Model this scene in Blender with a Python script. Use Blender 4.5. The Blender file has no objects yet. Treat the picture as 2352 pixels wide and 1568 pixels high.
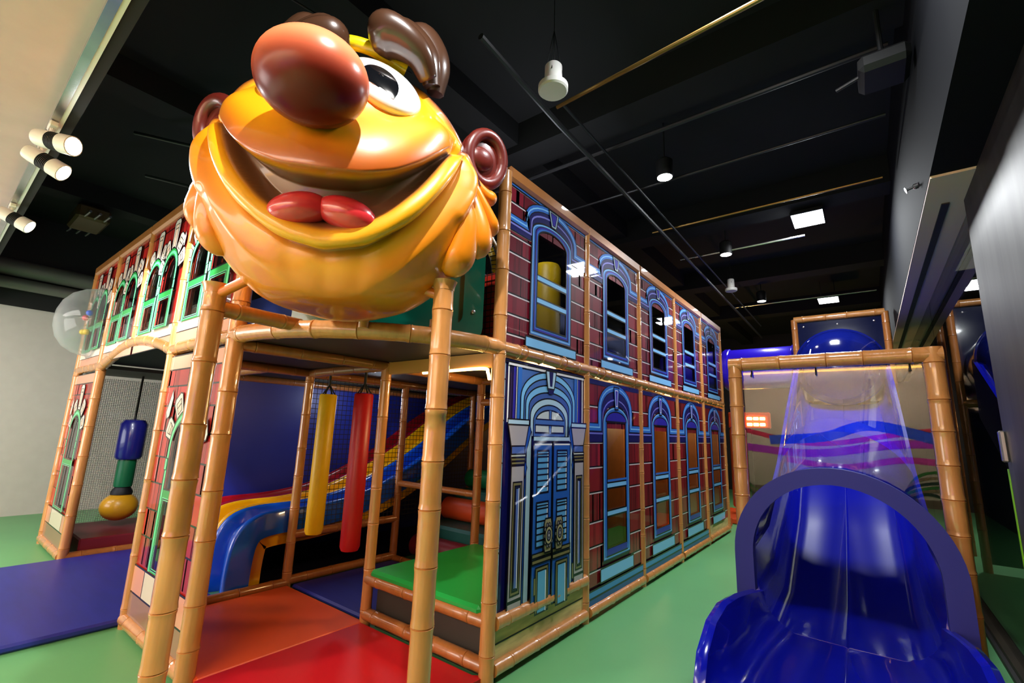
import bpy, math, random
import numpy as np
from mathutils import Vector, Matrix
from mathutils.geometry import tessellate_polygon
random.seed(7)
SC = bpy.context.scene
COL = SC.collection
PI = math.pi

# ------------------------------------------------------------------ camera, world, lights, exposure
BAY = 1.22
def camera():
    yaw, pitch, roll = 0.659769, 0.192783, 0.034744
    cy, sy, cp, sp = math.cos(yaw), math.sin(yaw), math.cos(pitch), math.sin(pitch)
    f = Vector((-sy*cp, cy*cp, sp)); r = Vector((cy, sy, 0)); u = r.cross(f)
    r2 = r*math.cos(roll) + u*math.sin(roll); u2 = u*math.cos(roll) - r*math.sin(roll)
    cd = bpy.data.cameras.new('camera'); co = bpy.data.objects.new('camera', cd); COL.objects.link(co)
    M = Matrix((r2, u2, -f)).transposed().to_4x4()
    M.translation = Vector((1.61194906*BAY, -1.96158897*BAY, 1.23142993*BAY))
    co.matrix_world = M
    cd.sensor_width = 36; cd.lens = 1048.87/2352*36; cd.clip_start = 0.05; cd.clip_end = 100
    SC.camera = co
camera()
W = bpy.data.worlds.new('world'); SC.world = W; W.use_nodes = True
W.node_tree.nodes['Background'].inputs[0].default_value = (0.5, 0.55, 0.65, 1)
W.node_tree.nodes['Background'].inputs[1].default_value = 0.02
SC.view_settings.view_transform = 'Standard'; SC.view_settings.look = 'None'
SC.view_settings.exposure = 1.05; SC.view_settings.gamma = 1.0; SC.view_settings.use_curve_mapping = False
SC.cycles.use_denoising = True
SC.cycles.max_bounces = 8; SC.cycles.transparent_max_bounces = 16
SC.cycles.caustics_reflective = False; SC.cycles.caustics_refractive = False
SC.cycles.sample_clamp_indirect = 6.0

def lamp(name, kind, loc, power, color=(1, 1, 1), aim=None, size=0.3, size_y=None, angle=60, blend=0.5):
    d = bpy.data.lights.new(name, kind); o = bpy.data.objects.new(name, d); COL.objects.link(o)
    o.location = loc; d.energy = power; d.color = color
    if kind == 'AREA':
        d.size = size
        if size_y: d.shape = 'RECTANGLE'; d.size_y = size_y
    elif kind == 'SPOT':
        d.spot_size = math.radians(angle); d.spot_blend = blend; d.shadow_soft_size = size
    else: d.shadow_soft_size = size
    if aim is not None:
        o.rotation_euler = (Vector(aim)-Vector(loc)).to_track_quat('-Z', 'Y').to_euler()
    return o
HEAD = Vector((-0.2, -1.1, 2.73))
COOL = (0.93, 0.97, 1.0)
# track spotlights under the cream soffit (three in view); the fourth hangs unseen from the black ceiling
lamp('spot_light', 'SPOT', (-1.33, -1.98, 2.90), 115, COOL, HEAD+Vector((-.2, -.1, -.15)), .035, angle=70, blend=.7)
lamp('spot_light', 'SPOT', (-1.72, -1.98, 2.88), 110, COOL, (-2.4, -1.1, 2.5), .035, angle=80, blend=.8)
lamp('spot_light', 'SPOT', (-2.95, -1.98, 2.90), 90, COOL, (-3.6, -0.9, 2.3), .035, angle=80, blend=.8)
lamp('spot_light', 'SPOT', (1.5, -1.9, 4.35), 205, (1, .97, .93), HEAD+Vector((0, 0, -.05)), .03, angle=50, blend=.45)
lamp('front_fill_light', 'AREA', (-4.5, -6.0, 1.6), 120, (1, .95, .9), (-3.5, 0, 1.9), 4.5, 2.2)  # added fill behind the camera, brightening the soffit and the facade fronts
# unseen area lamps standing in for the mall lighting behind the camera
lamp('mall_ambient_light', 'AREA', (-0.5, -4.6, 3.08), 80, (1, .9, .78), (-0.5, -4.2, 0), 5.0, 1.4)
lamp('mall_wash_light', 'AREA', (-5.5, -3.6, 3.05), 60, (1, .94, .87), (-5.9, -3.2, 0), 3.0, 1.0)
lamp('mural_light', 'AREA', (1.2, -5.0, 3.05), 220, (1, .9, .78), (1.2, -6.2, 1.2), 4.0, .4)
lamp('soffit_fill_light', 'AREA', (-3.5, -4.2, .5), 18, (1, .93, .87), (-3.5, -4.0, 3), 6.0, 1.6)  # added uplight near the floor, only to brighten the cream soffit
lamp('corridor_fill_light', 'AREA', (3.3, 4.5, 4.0), 16, (1, .9, .75), (3.3, 4.5, 0), .8, 4)  # added fill to lift the dark space behind the glass
# LED panels over the aisle; the last is unseen, added to brighten the door
for (x, y, p) in ((1.61, 3.97, 60), (1.58, 8.1, 40), (1.63, -.16, 30)):
    lamp('led_panel_light', 'AREA', (x, y, 4.12), p, COOL, (x, y, 0), .42, .32)
# pendants
for (x, y) in ((0.6, 1.73), (0.62, 4.12), (0.62, 6.81)):
    lamp('pendant_light', 'SPOT', (x, y, 3.97), 30, (1, .96, .9), (x, y, 0), .05, angle=100, blend=.6)
# warm lamps under the decks
lamp('deck_lamp_light', 'AREA', (-0.32, 1.02, 1.90), 9, (1, .62, .25), (-0.5, 0.3, 1.8), .35, .06)
lamp('deck_lamp_light', 'POINT', (-0.6, 2.9, 1.75), 7, (1, .6, .25), size=.1)
lamp('deck_lamp_light', 'POINT', (-0.6, 5.2, 1.75), 16, (1, .6, .2), size=.1)
lamp('deck_lamp_light', 'POINT', (-3.0, 1.2, 1.85), 5, (.8, .88, 1), size=.15)
lamp('deck_lamp_light', 'POINT', (-0.2, 8.8, 1.9), 20, (1, .5, .15), size=.1)
lamp('upper_fill_light', 'POINT', (-.3, .75, 3.55), 9, (.85, .9, 1), size=.2)  # added unseen lamp, so the yellow column shows through the window

lamp('upper_fill_light', 'POINT', (-3.6, -.35, 3.25), 5, (.85, .9, 1), size=.15)  # added unseen lamp, turning the gothic panes bluer from inside

# ------------------------------------------------------------------ materials
def lin(c):
    return tuple((v/255/12.92 if v/255 <= .04045 else ((v/255+.055)/1.055)**2.4) for v in c)
MATS = {}
def mat(name, rgb, rough=.5, coat=0, metal=0, noise=0, nscale=8, emit=0, bump=0, bscale=40, spec=.5, stretch=None):
    m = bpy.data.materials.new(name); m.use_nodes = True; nt = m.node_tree; b = nt.nodes['Principled BSDF']
    c = lin(rgb) + (1,)
    b.inputs['Base Color'].default_value = c; b.inputs['Roughness'].default_value = rough
    b.inputs['Metallic'].default_value = metal; b.inputs['Specular IOR Level'].default_value = spec
    if coat: b.inputs['Coat Weight'].default_value = coat; b.inputs['Coat Roughness'].default_value = .04
    if emit: b.inputs['Emission Color'].default_value = c; b.inputs['Emission Strength'].default_value = emit
    if noise or bump:
        tc = nt.nodes.new('ShaderNodeTexCoord'); mp = nt.nodes.new('ShaderNodeMapping')
        nt.links.new(tc.outputs['Object'], mp.inputs[0])
        if stretch: mp.inputs['Scale'].default_value = stretch
    if noise:
        n = nt.nodes.new('ShaderNodeTexNoise'); n.inputs['Scale'].default_value = nscale; n.inputs['Detail'].default_value = 5
        nt.links.new(mp.outputs[0], n.inputs['Vector'])
        r = nt.nodes.new('ShaderNodeMapRange'); r.inputs['To Min'].default_value = 1-noise; r.inputs['To Max'].default_value = 1+noise
        r.inputs['From Min'].default_value = .3; r.inputs['From Max'].default_value = .7
        nt.links.new(n.outputs[0], r.inputs['Value'])
        x = nt.nodes.new('ShaderNodeMix'); x.data_type = 'RGBA'; x.blend_type = 'MULTIPLY'; x.inputs['Factor'].default_value = 1
        x.inputs['A'].default_value = c; nt.links.new(r.outputs[0], x.inputs['B']); nt.links.new(x.outputs['Result'], b.inputs['Base Color'])
    if bump:
        n2 = nt.nodes.new('ShaderNodeTexNoise'); n2.inputs['Scale'].default_value = bscale; n2.inputs['Detail'].default_value = 4
        nt.links.new(mp.outputs[0], n2.inputs['Vector'])
        bp = nt.nodes.new('ShaderNodeBump'); bp.inputs['Strength'].default_value = bump; bp.inputs['Distance'].default_value = .01
        nt.links.new(n2.outputs[0], bp.inputs['Height']); nt.links.new(bp.outputs[0], b.inputs['Normal'])
    MATS[name] = m
    return m
def colmat(name, rough=.4, coat=0, bump=0, bscale=60, coatr=.03):
    m = mat(name, (255, 255, 255), rough, coat, bump=bump, bscale=bscale); nt = m.node_tree; b = nt.nodes['Principled BSDF']
    if coat: b.inputs['Coat Roughness'].default_value = coatr
    a = nt.nodes.new('ShaderNodeAttribute'); a.attribute_name = 'Col'; nt.links.new(a.outputs['Color'], b.inputs['Base Color'])
    return m
def clear(name, tint=(1, 1, 1), ior=1.45, rough=.01, extra=0.0, haze=0.0):
    m = bpy.data.materials.new(name); m.use_nodes = True; nt = m.node_tree; nt.nodes.clear()
    out = nt.nodes.new('ShaderNodeOutputMaterial'); mx = nt.nodes.new('ShaderNodeMixShader')
    t = nt.nodes.new('ShaderNodeBsdfTransparent'); t.inputs[0].default_value = tint + (1,)
    g = nt.nodes.new('ShaderNodeBsdfGlossy'); g.inputs['Roughness'].default_value = rough
    # Schlick reflectance of a thin sheet, the same seen from either side
    geo = nt.nodes.new('ShaderNodeNewGeometry'); dt = nt.nodes.new('ShaderNodeVectorMath'); dt.operation = 'DOT_PRODUCT'
    nt.links.new(geo.outputs['Normal'], dt.inputs[0]); nt.links.new(geo.outputs['Incoming'], dt.inputs[1]); F0 = ((ior-1)/(ior+1))**2+extra
    def mth(op, a, b_=None):
        n = nt.nodes.new('ShaderNodeMath'); n.operation = op; n.use_clamp = op != 'ABSOLUTE'
        for k, v in enumerate((a, b_)):
            if v is None: continue
            if isinstance(v, (int, float)): n.inputs[k].default_value = v
            else: nt.links.new(v, n.inputs[k])
        return n.outputs[0]
    fo = mth('ADD', mth('MULTIPLY', mth('POWER', mth('SUBTRACT', 1.0, mth('ABSOLUTE', dt.outputs['Value'])), 5.0), 1-F0), F0)
    nt.links.new(fo, mx.inputs[0])
    nt.links.new(t.outputs[0], mx.inputs[1]); nt.links.new(g.outputs[0], mx.inputs[2]); nt.links.new(mx.outputs[0], out.inputs[0])
    if haze:
        m2 = nt.nodes.new('ShaderNodeMixShader'); m2.inputs[0].default_value = haze; df = nt.nodes.new('ShaderNodeBsdfTranslucent'); df.inputs[0].default_value = (.9, .93, 1, 1)
        nt.links.new(mx.outputs[0], m2.inputs[1]); nt.links.new(df.outputs[0], m2.inputs[2]); nt.links.new(m2.outputs[0], out.inputs[0])
    MATS[name] = m
    return m
def netmat(name, rgb, cell, wire):
    m = bpy.data.materials.new(name); m.use_nodes = True; nt = m.node_tree; b = nt.nodes['Principled BSDF']
    b.inputs['Base Color'].default_value = lin(rgb)+(1,); b.inputs['Roughness'].default_value = .7
    out = nt.nodes['Material Output']; tc = nt.nodes.new('ShaderNodeTexCoord'); sp = nt.nodes.new('ShaderNodeSeparateXYZ')
    nt.links.new(tc.outputs['UV'], sp.inputs[0]); hs = []
    for i in (0, 1):
        d = nt.nodes.new('ShaderNodeMath'); d.operation = 'DIVIDE'; d.inputs[1].default_value = cell; nt.links.new(sp.outputs[i], d.inputs[0])
        fr = nt.nodes.new('ShaderNodeMath'); fr.operation = 'FRACT'; nt.links.new(d.outputs[0], fr.inputs[0])
        l = nt.nodes.new('ShaderNodeMath'); l.operation = 'LESS_THAN'; l.inputs[1].default_value = wire/cell; nt.links.new(fr.outputs[0], l.inputs[0]); hs.append(l)
    mx = nt.nodes.new('ShaderNodeMath'); mx.operation = 'MAXIMUM'; nt.links.new(hs[0].outputs[0], mx.inputs[0]); nt.links.new(hs[1].outputs[0], mx.inputs[1])
    t = nt.nodes.new('ShaderNodeBsdfTransparent'); ms = nt.nodes.new('ShaderNodeMixShader')
    nt.links.new(mx.outputs[0], ms.inputs[0]); nt.links.new(t.outputs[0], ms.inputs[1]); nt.links.new(b.outputs[0], ms.inputs[2]); nt.links.new(ms.outputs[0], out.inputs[0])
    MATS[name] = m
    return m
BAMBOO = mat('bamboo_foam', (192, 130, 72), .26, .8, noise=.10, nscale=6, stretch=(6, 6, .8), bump=.12, bscale=14)
BAMBOO2 = mat('bamboo_foam_dark', (168, 104, 52), .28, .5, noise=.10, nscale=6, stretch=(6, 6, .8))
TOPBEAM = mat('top_beam', (176, 112, 58), .35, .5, noise=.06)
BLACKP = mat('ceiling_black', (16, 16, 18), .9, noise=.2, nscale=2)
BLACK2 = mat('beam_black', (14, 14, 16), .9, noise=.2, nscale=3)
PIPE = mat('conduit_grey', (46, 46, 48), .4, metal=.3)
BRASS = mat('conduit_brass', (150, 118, 62), .3, metal=.8)
SILVER = mat('brushed_silver', (190, 190, 192), .25, metal=.9, noise=.1)
STEEL = mat('stainless_steel', (84, 82, 80), .55, metal=1, noise=.18, nscale=3, stretch=(3, 3, .4), bump=.05, bscale=6)
CREAM = mat('cream_paint', (208, 176, 170), .7, noise=.03)
WHITE = mat('white_plastic', (225, 222, 216), .4)
WALLW = mat('white_wall_paint', (196, 193, 190), .75, noise=.03)
GREENF = mat('green_floor_epoxy', (98, 166, 108), .42, noise=.05, nscale=1.2, bump=.02, bscale=30)
DECK = mat('deck_underside', (36, 33, 35), .55, noise=.15)
RED = mat('red_vinyl', (176, 14, 22), .42, bump=.03, bscale=8); MAROON = mat('maroon_vinyl', (118, 26, 40), .45, bump=.05, bscale=8)
ORANGE = mat('orange_vinyl', (208, 76, 30), .45, noise=.08, nscale=2, bump=.03, bscale=8)
NAVY = mat('blue_vinyl_mat', (34, 40, 140), .42, noise=.1, nscale=3, bump=.12, bscale=3, stretch=(1, 5, 1))
BLUEW = mat('blue_wall_vinyl', (24, 44, 150), .4, noise=.1, nscale=2, bump=.08, bscale=4)
GREENP = mat('green_vinyl', (24, 150, 62), .38, bump=.03, bscale=8); DGREEN = mat('dark_green_vinyl', (14, 104, 62), .4)
TEAL = mat('teal_vinyl', (18, 88, 84), .45); YELLOW = mat('yellow_vinyl', (240, 190, 12), .4, bump=.03, bscale=10)
BROWNPAD = mat('brown_pad', (150, 92, 44), .5, noise=.1)
SLB = mat('slide_blue_plastic', (20, 92, 220), .22, .6); SLY = mat('slide_yellow_plastic', (236, 176, 8), .25, .5); SLR = mat('slide_red_plastic', (150, 12, 30), .22, .6)
TUBEB = mat('tube_blue_plastic', (10, 18, 158), .15, .8); FOAMB = mat('blue_foam_ring', (36, 38, 128), .7)
VIOLET = mat('violet_tube_plastic', (50, 28, 230), .25, .6); NAVYP = mat('navy_panel', (10, 16, 52), .12, .8)
DKGREEN = mat('green_box_plastic', (4, 84, 66), .2, .6); BLK = mat('black_rubber', (14, 14, 15), .6)
TAN = mat('tan_board', (200, 176, 116), .55, noise=.25, nscale=4, stretch=(1, 1, 6), bump=.1, bscale=5)
LAMPW = mat('lamp_white', (255, 255, 255), emit=14); LEDW = mat('led_white', (246, 250, 255), emit=10)
WARMG = mat('warm_glow', (255, 190, 90), emit=10)
LIME = mat('lime_edge', (120, 190, 20), .4); DARKW = mat('dark_wall', (20, 21, 24), .6); DKFLOOR = mat('dark_track', (40, 34, 24), .4, noise=.3)
CLEARP = clear('clear_polycarbonate', (.93, .95, .97), 1.45); PANE = clear('clear_window_sheet', (.80, .84, .90), 1.5)
DOME = clear('clear_dome', (.95, .96, 1), 1.5); BUBBLE = clear('bubble_acrylic', (.95, .97, 1), 1.5, haze=.32); GLASS = clear('dark_glass', (.62, .66, .62), 1.5, extra=.03)
NETB = netmat('black_net', (10, 10, 14), .045, .007); NETW = netmat('white_net', (176, 176, 172), .022, .0045); NETK = netmat('dark_net', (30, 30, 34), .05, .006)
PRINT = colmat('printed_vinyl', .5, .8); PRINT.node_tree.nodes['Principled BSDF'].inputs['Specular IOR Level'].default_value = .1; FACE = colmat('glossy_painted_fibreglass', .38, .7, bump=.10, bscale=9, coatr=.10)

# ------------------------------------------------------------------ mesh helpers
class MB:
    def __init__(s): s.v = []; s.f = []; s.c = []; s.uv = None
    def add(s, vs, fs, col=None):
        n = len(s.v); s.v += [tuple(p) for p in vs]
        for f in fs: s.f.append(tuple(i+n for i in f)); s.c.append(col)
        return s
    def box(s, a, b, col=None):
        (x0, y0, z0), (x1, y1, z1) = a, b
        return s.add([(x0,y0,z0),(x1,y0,z0),(x1,y1,z0),(x0,y1,z0),(x0,y0,z1),(x1,y0,z1),(x1,y1,z1),(x0,y1,z1)],
              [(0,3,2,1),(4,5,6,7),(0,1,5,4),(1,2,6,5),(2,3,7,6),(3,0,4,7)], col)
    def tube(s, pts, rad, n=14, caps=True, flat=1.0, up=None, col=None):
        P = [Vector(p) for p in pts]; m = len(P)
        if not hasattr(rad, '__len__'): rad = [rad]*m
        T = []
        for i in range(m): T.append((P[min(i+1, m-1)]-P[max(i-1, 0)]).normalized())
        a = Vector(up) if up is not None else (Vector((0, 0, 1)) if abs(T[0].z) < .9 else Vector((1, 0, 0)))
        N = (a-T[0]*a.dot(T[0])).normalized(); vs = []
        for i in range(m):
            N = (N-T[i]*N.dot(T[i])).normalized(); B = T[i].cross(N)
            for k in range(n):
                t = 2*PI*k/n; vs.append(P[i]+N*(math.cos(t)*rad[i]*flat)+B*(math.sin(t)*rad[i]))
        fs = [(i*n+k, i*n+(k+1) % n, (i+1)*n+(k+1) % n, (i+1)*n+k) for i in range(m-1) for k in range(n)]
        if caps: fs += [tuple(range(n))[::-1], tuple((m-1)*n+k for k in range(n))]
        return s.add(vs, fs, col)
    def lathe(s, prof, base, axis=(0, 0, 1), n=24, col=None):       # prof: (radius, height)
        ax = Vector(axis).normalized(); a = Vector((1, 0, 0)) if abs(ax.x) < .8 else Vector((0, 1, 0))
        N = (a-ax*a.dot(ax)).normalized(); B = ax.cross(N); b = Vector(base); m = len(prof); vs = []
        for r, h in prof:
            for k in range(n): t = 2*PI*k/n; vs.append(b+ax*h+N*(r*math.cos(t))+B*(r*math.sin(t)))
        fs = [(i*n+k, i*n+(k+1) % n, (i+1)*n+(k+1) % n, (i+1)*n+k) for i in range(m-1) for k in range(n)]
        fs += [tuple(range(n))[::-1], tuple((m-1)*n+k for k in range(n))]
        return s.add(vs, fs, col)
    def prism(s, poly, z0, z1, fn, holes=(), col=None):              # poly in 2D, fn(u,v,w) -> xyz
        loops = [list(poly)]+[list(h) for h in holes]; flat = [p for l in loops for p in l]; n = len(flat)
        tri = tessellate_polygon([[Vector((p[0], p[1], 0)) for p in l] for l in loops])
        vs = [fn(u, v, z0) for u, v in flat]+[fn(u, v, z1) for u, v in flat]
        fs = [tuple(t) for t in tri]+[tuple(i+n for i in t[::-1]) for t in tri]; o = 0
        for l in loops:
            k = len(l); fs += [(o+i, o+(i+1) % k, o+(i+1) % k+n, o+i+n) for i in range(k)]; o += k
        return s.add(vs, fs, col)
    def rbox(s, a, b, r=.02, col=None):                               # box with chamfered edges
        (x0,y0,z0),(x1,y1,z1) = a, b; vs = []; idx = {}
        for sx in (0,1):
            for sy in (0,1):
                for sz in (0,1):
                    c = [(x0,x1)[sx],(y0,y1)[sy],(z0,z1)[sz]]; d = [r if not t else -r for t in (sx,sy,sz)]
                    for ax in range(3):
                        p = [c[i]+(0 if i == ax else d[i]) for i in range(3)]; idx[(sx,sy,sz,ax)] = len(vs); vs.append(p)
        fs = []
        for ax in range(3):
            o = [i for i in range(3) if i != ax]
            for v in (0,1):
                q = []
                for w in ((0,0),(1,0),(1,1),(0,1)):
                    k = [0,0,0]; k[ax] = v; k[o[0]], k[o[1]] = w; q.append(idx[tuple(k)+(ax,)])
                fs.append(tuple(q))
        for ax in range(3):
            o = [i for i in range(3) if i != ax]
            for w in ((0,0),(0,1),(1,0),(1,1)):
                k0 = [0,0,0]; k1 = [0,0,0]; k0[o[0]], k0[o[1]] = w; k1[o[0]], k1[o[1]] = w; k0[ax] = 0; k1[ax] = 1
                fs.append((idx[tuple(k0)+(o[0],)], idx[tuple(k1)+(o[0],)], idx[tuple(k1)+(o[1],)], idx[tuple(k0)+(o[1],)]))
        for sx in (0,1):
            for sy in (0,1):
                for sz in (0,1): fs.append(tuple(idx[(sx,sy,sz,i)] for i in range(3)))
        return s.add(vs, fs, col)
    def obj(s, name, m, parent=None, smooth=False, loc=None, angle=None):
        me = bpy.data.meshes.new(name); me.from_pydata(s.v, [], s.f)
        if any(c is not None for c in s.c):
            at = me.color_attributes.new('Col', 'FLOAT_COLOR', 'CORNER'); buf = []
            for f, c in zip(s.f, s.c): buf += (list(lin(c if c else (128,128,128)))+[1])*len(f)
            at.data.foreach_set('color', buf)
        if s.uv:
            ul = me.uv_layers.new(name='UVMap'); ul.data.foreach_set('uv', [t for f in s.f for i in f for t in s.uv[i]])
        import bmesh as _b
        bm = _b.new(); bm.from_mesh(me); _b.ops.recalc_face_normals(bm, faces=bm.faces[:]); bm.to_mesh(me); bm.free()
        if smooth:
            me.polygons.foreach_set('use_smooth', [True]*len(me.polygons)); me.set_sharp_from_angle(angle=math.radians(angle or 40))
        me.materials.append(m)
        o = bpy.data.objects.new(name, me); COL.objects.link(o)
        if parent is not None:
            o.parent = parent
            if parent.type == 'EMPTY': o.matrix_parent_inverse = parent.matrix_basis.inverted()   # part meshes hold world coordinates
        return o
def tag(o, label=None, cat=None, group=None, kind=None):
    if label: o['label'] = label
    if cat: o['category'] = cat
    if group: o['group'] = group
    if kind: o['kind'] = kind
    return o
def thing(name, label, cat, loc=(0, 0, 0), group=None):
    o = bpy.data.objects.new(name, None); COL.objects.link(o); o.location = loc; o.empty_display_size = .1
    return tag(o, label, cat, group)
def struct(name, mb, m, parent=None, smooth=False):
    o = mb.obj(name, m, parent, smooth)
    if parent is None: o['kind'] = 'structure'
    return o
def netplane(name, m, a, b, c, parent):                               # corner a, edge vectors b, c
    a, b, c = Vector(a), Vector(b), Vector(c); mb = MB(); mb.add([a, a+b, a+b+c, a+c], [(0,1,2,3)])
    mb.uv = [(0,0),(b.length,0),(b.length,c.length),(0,c.length)]
    o = mb.obj(name, m, parent); o['kind'] = 'stuff'; return o
def bezier(p, n=16):
    P = [Vector(q) for q in p]; out = []
    for i in range(n+1):
        t = i/n; Q = P[:]
        while len(Q) > 1: Q = [Q[k]*(1-t)+Q[k+1]*t for k in range(len(Q)-1)]
        out.append(Q[0])
    return out
def catmull(p, n=8):
    P = [Vector(q) for q in p]; P = [P[0]*2-P[1]]+P+[P[-1]*2-P[-2]]; out = []
    for i in range(1, len(P)-2):
        for k in range(n):
            t = k/n; a, b, c, d = P[i-1:i+3]
            out.append(.5*((2*b)+(c-a)*t+(2*a-5*b+4*c-d)*t*t+(3*b-a-3*c+d)*t**3))
    out.append(P[-2]); return out
def bamboo_path(pts, r, seg=.30, seed=0):
    """points and radii of a bamboo look foam tube: swollen node rings every seg metres"""
    P = [Vector(p) for p in pts]; L = [0]
    for i in range(1, len(P)): L.append(L[-1]+(P[i]-P[i-1]).length)
    tot = L[-1]; n = max(1, round(tot/seg)); rnd = random.Random(seed*7+3); ss = {0.0: r, tot: r}
    for i in range(n):
        c = tot*(i+.5+rnd.uniform(-.12, .12))/n
        for d, k in ((-.03, 1.0), (-.010, 1.045), (-.004, 1.06), (0, .93), (.004, 1.06), (.010, 1.045), (.03, 1.0)):
            if 0 < c+d < tot: ss[c+d] = r*k
    for i in range(1, len(P)-1): ss.setdefault(L[i], r)
    if len(P) == 2:
        for i in range(1, n*3): ss.setdefault(tot*i/(n*3), r*(1+rnd.uniform(-.012, .012)))
    ks = sorted(ss); Q = []; R = []
    for q in ks:
        i = 0
        while i < len(L)-2 and L[i+1] < q: i += 1
        t = (q-L[i])/max(1e-9, L[i+1]-L[i]); Q.append(P[i].lerp(P[i+1], t)); R.append(ss[q])
    return Q, R
_seed = [0]
def bamboo(name, pts, r, parent, m=None, n=16, seg=.30):
    _seed[0] += 1; Q, R = bamboo_path(pts, r, seg, _seed[0])
    mb = MB(); mb.tube(Q, R, n); return mb.obj(name, m or BAMBOO, parent, True, angle=60)

# ------------------------------------------------------------------ the room
XR = 2.65; XL = -8.3; CZ = 4.6; YB = 13.0; YF = -6.2; SZ = 3.12
b = MB(); b.box((XL-.1, YF-.1, -.1), (6, YB+.1, 0)); struct('floor', b, GREENF)
b = MB(); b.box((XL-.1, -2.1, CZ), (6, YB+.1, CZ+.1)); struct('ceiling', b, BLACKP)
b = MB(); b.box((XL-.1, YF-.1, 0), (XL, YB, SZ)); struct('wall_left', b, WALLW)
b = MB(); b.box((XL-.1, YF-.1, SZ), (XL, YB, CZ)); struct('wall_left_upper', b, DARKW)
b = MB(); b.box((XL, YB, 0), (6, YB+.1, CZ)); struct('wall_back', b, DARKW)
b = MB(); b.box((5.9, YF, 0), (6, YB, CZ)); struct('wall_right', b, DARKW)
b = MB(); b.box((XL, YF-.1, 0), (6, YF, SZ)); struct('wall_front', b, CREAM)
b = MB(); b.box((XL, YF, SZ), (6, -2.16, SZ+.12)); struct('trim_1', b, CREAM)          # cream soffit over the camera
b = MB(); b.box((XL, -2.16, SZ-.02), (6, -2.10, CZ)); struct('trim_2', b, BLACK2)      # dark fascia rising behind the soffit
# ceiling beams: a grid of dark downstand beams
for k, y in enumerate((0.9, 3.6, 6.3, 9.0)):
    b = MB(); b.box((XL, y, CZ-.32), (2.4, y+.34, CZ)); struct('trim_%d' % (3+k), b, BLACK2)
for k, x in enumerate((-6.4, -3.2, -0.9)):
    b = MB(); b.box((x, -2.1, CZ-.24), (x+.3, YB, CZ)); struct('trim_%d' % (7+k), b, BLACK2)
# bulkhead above the glass on the right
b = MB(); b.box((2.40, -2.1, 3.1), (2.72, YB, CZ)); struct('trim_11', b, mat('bulkhead_black', (17, 18, 22), .85, spec=.1))
b = MB(); b.box((2.402, 1.12, 3.085), (2.70, YB, 3.1)); struct('trim_12', b, mat('beam_white', (232, 206, 188), .7))
b = MB(); b.box((2.49, 1.55, 3.075), (2.53, YB, 3.085)); struct('trim_13', b, BLK)
# glass wall
gw = tag(bpy.data.objects.new('window_1', None), kind='structure'); COL.objects.link(gw)
y = 1.62
for k in range(4):
    b = MB(); b.box((2.644, y, .06), (2.656, y+2.78, 3.085)); b.obj('glass_pane', GLASS, gw); y += 2.8
b = MB(); b.box((2.60, -1, 0), (2.72, YB, .07)); struct('baseboard_right', b, DKFLOOR)
b = MB(); b.box((2.575, -1, 0), (2.60, YB, .035)); struct('trim_14', b, BLK)
b = MB(); b.box((3.9, 0, 0), (4.0, YB, CZ)); struct('wall_corridor', b, mat('corridor_wall', (70, 66, 60), .7))

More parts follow.
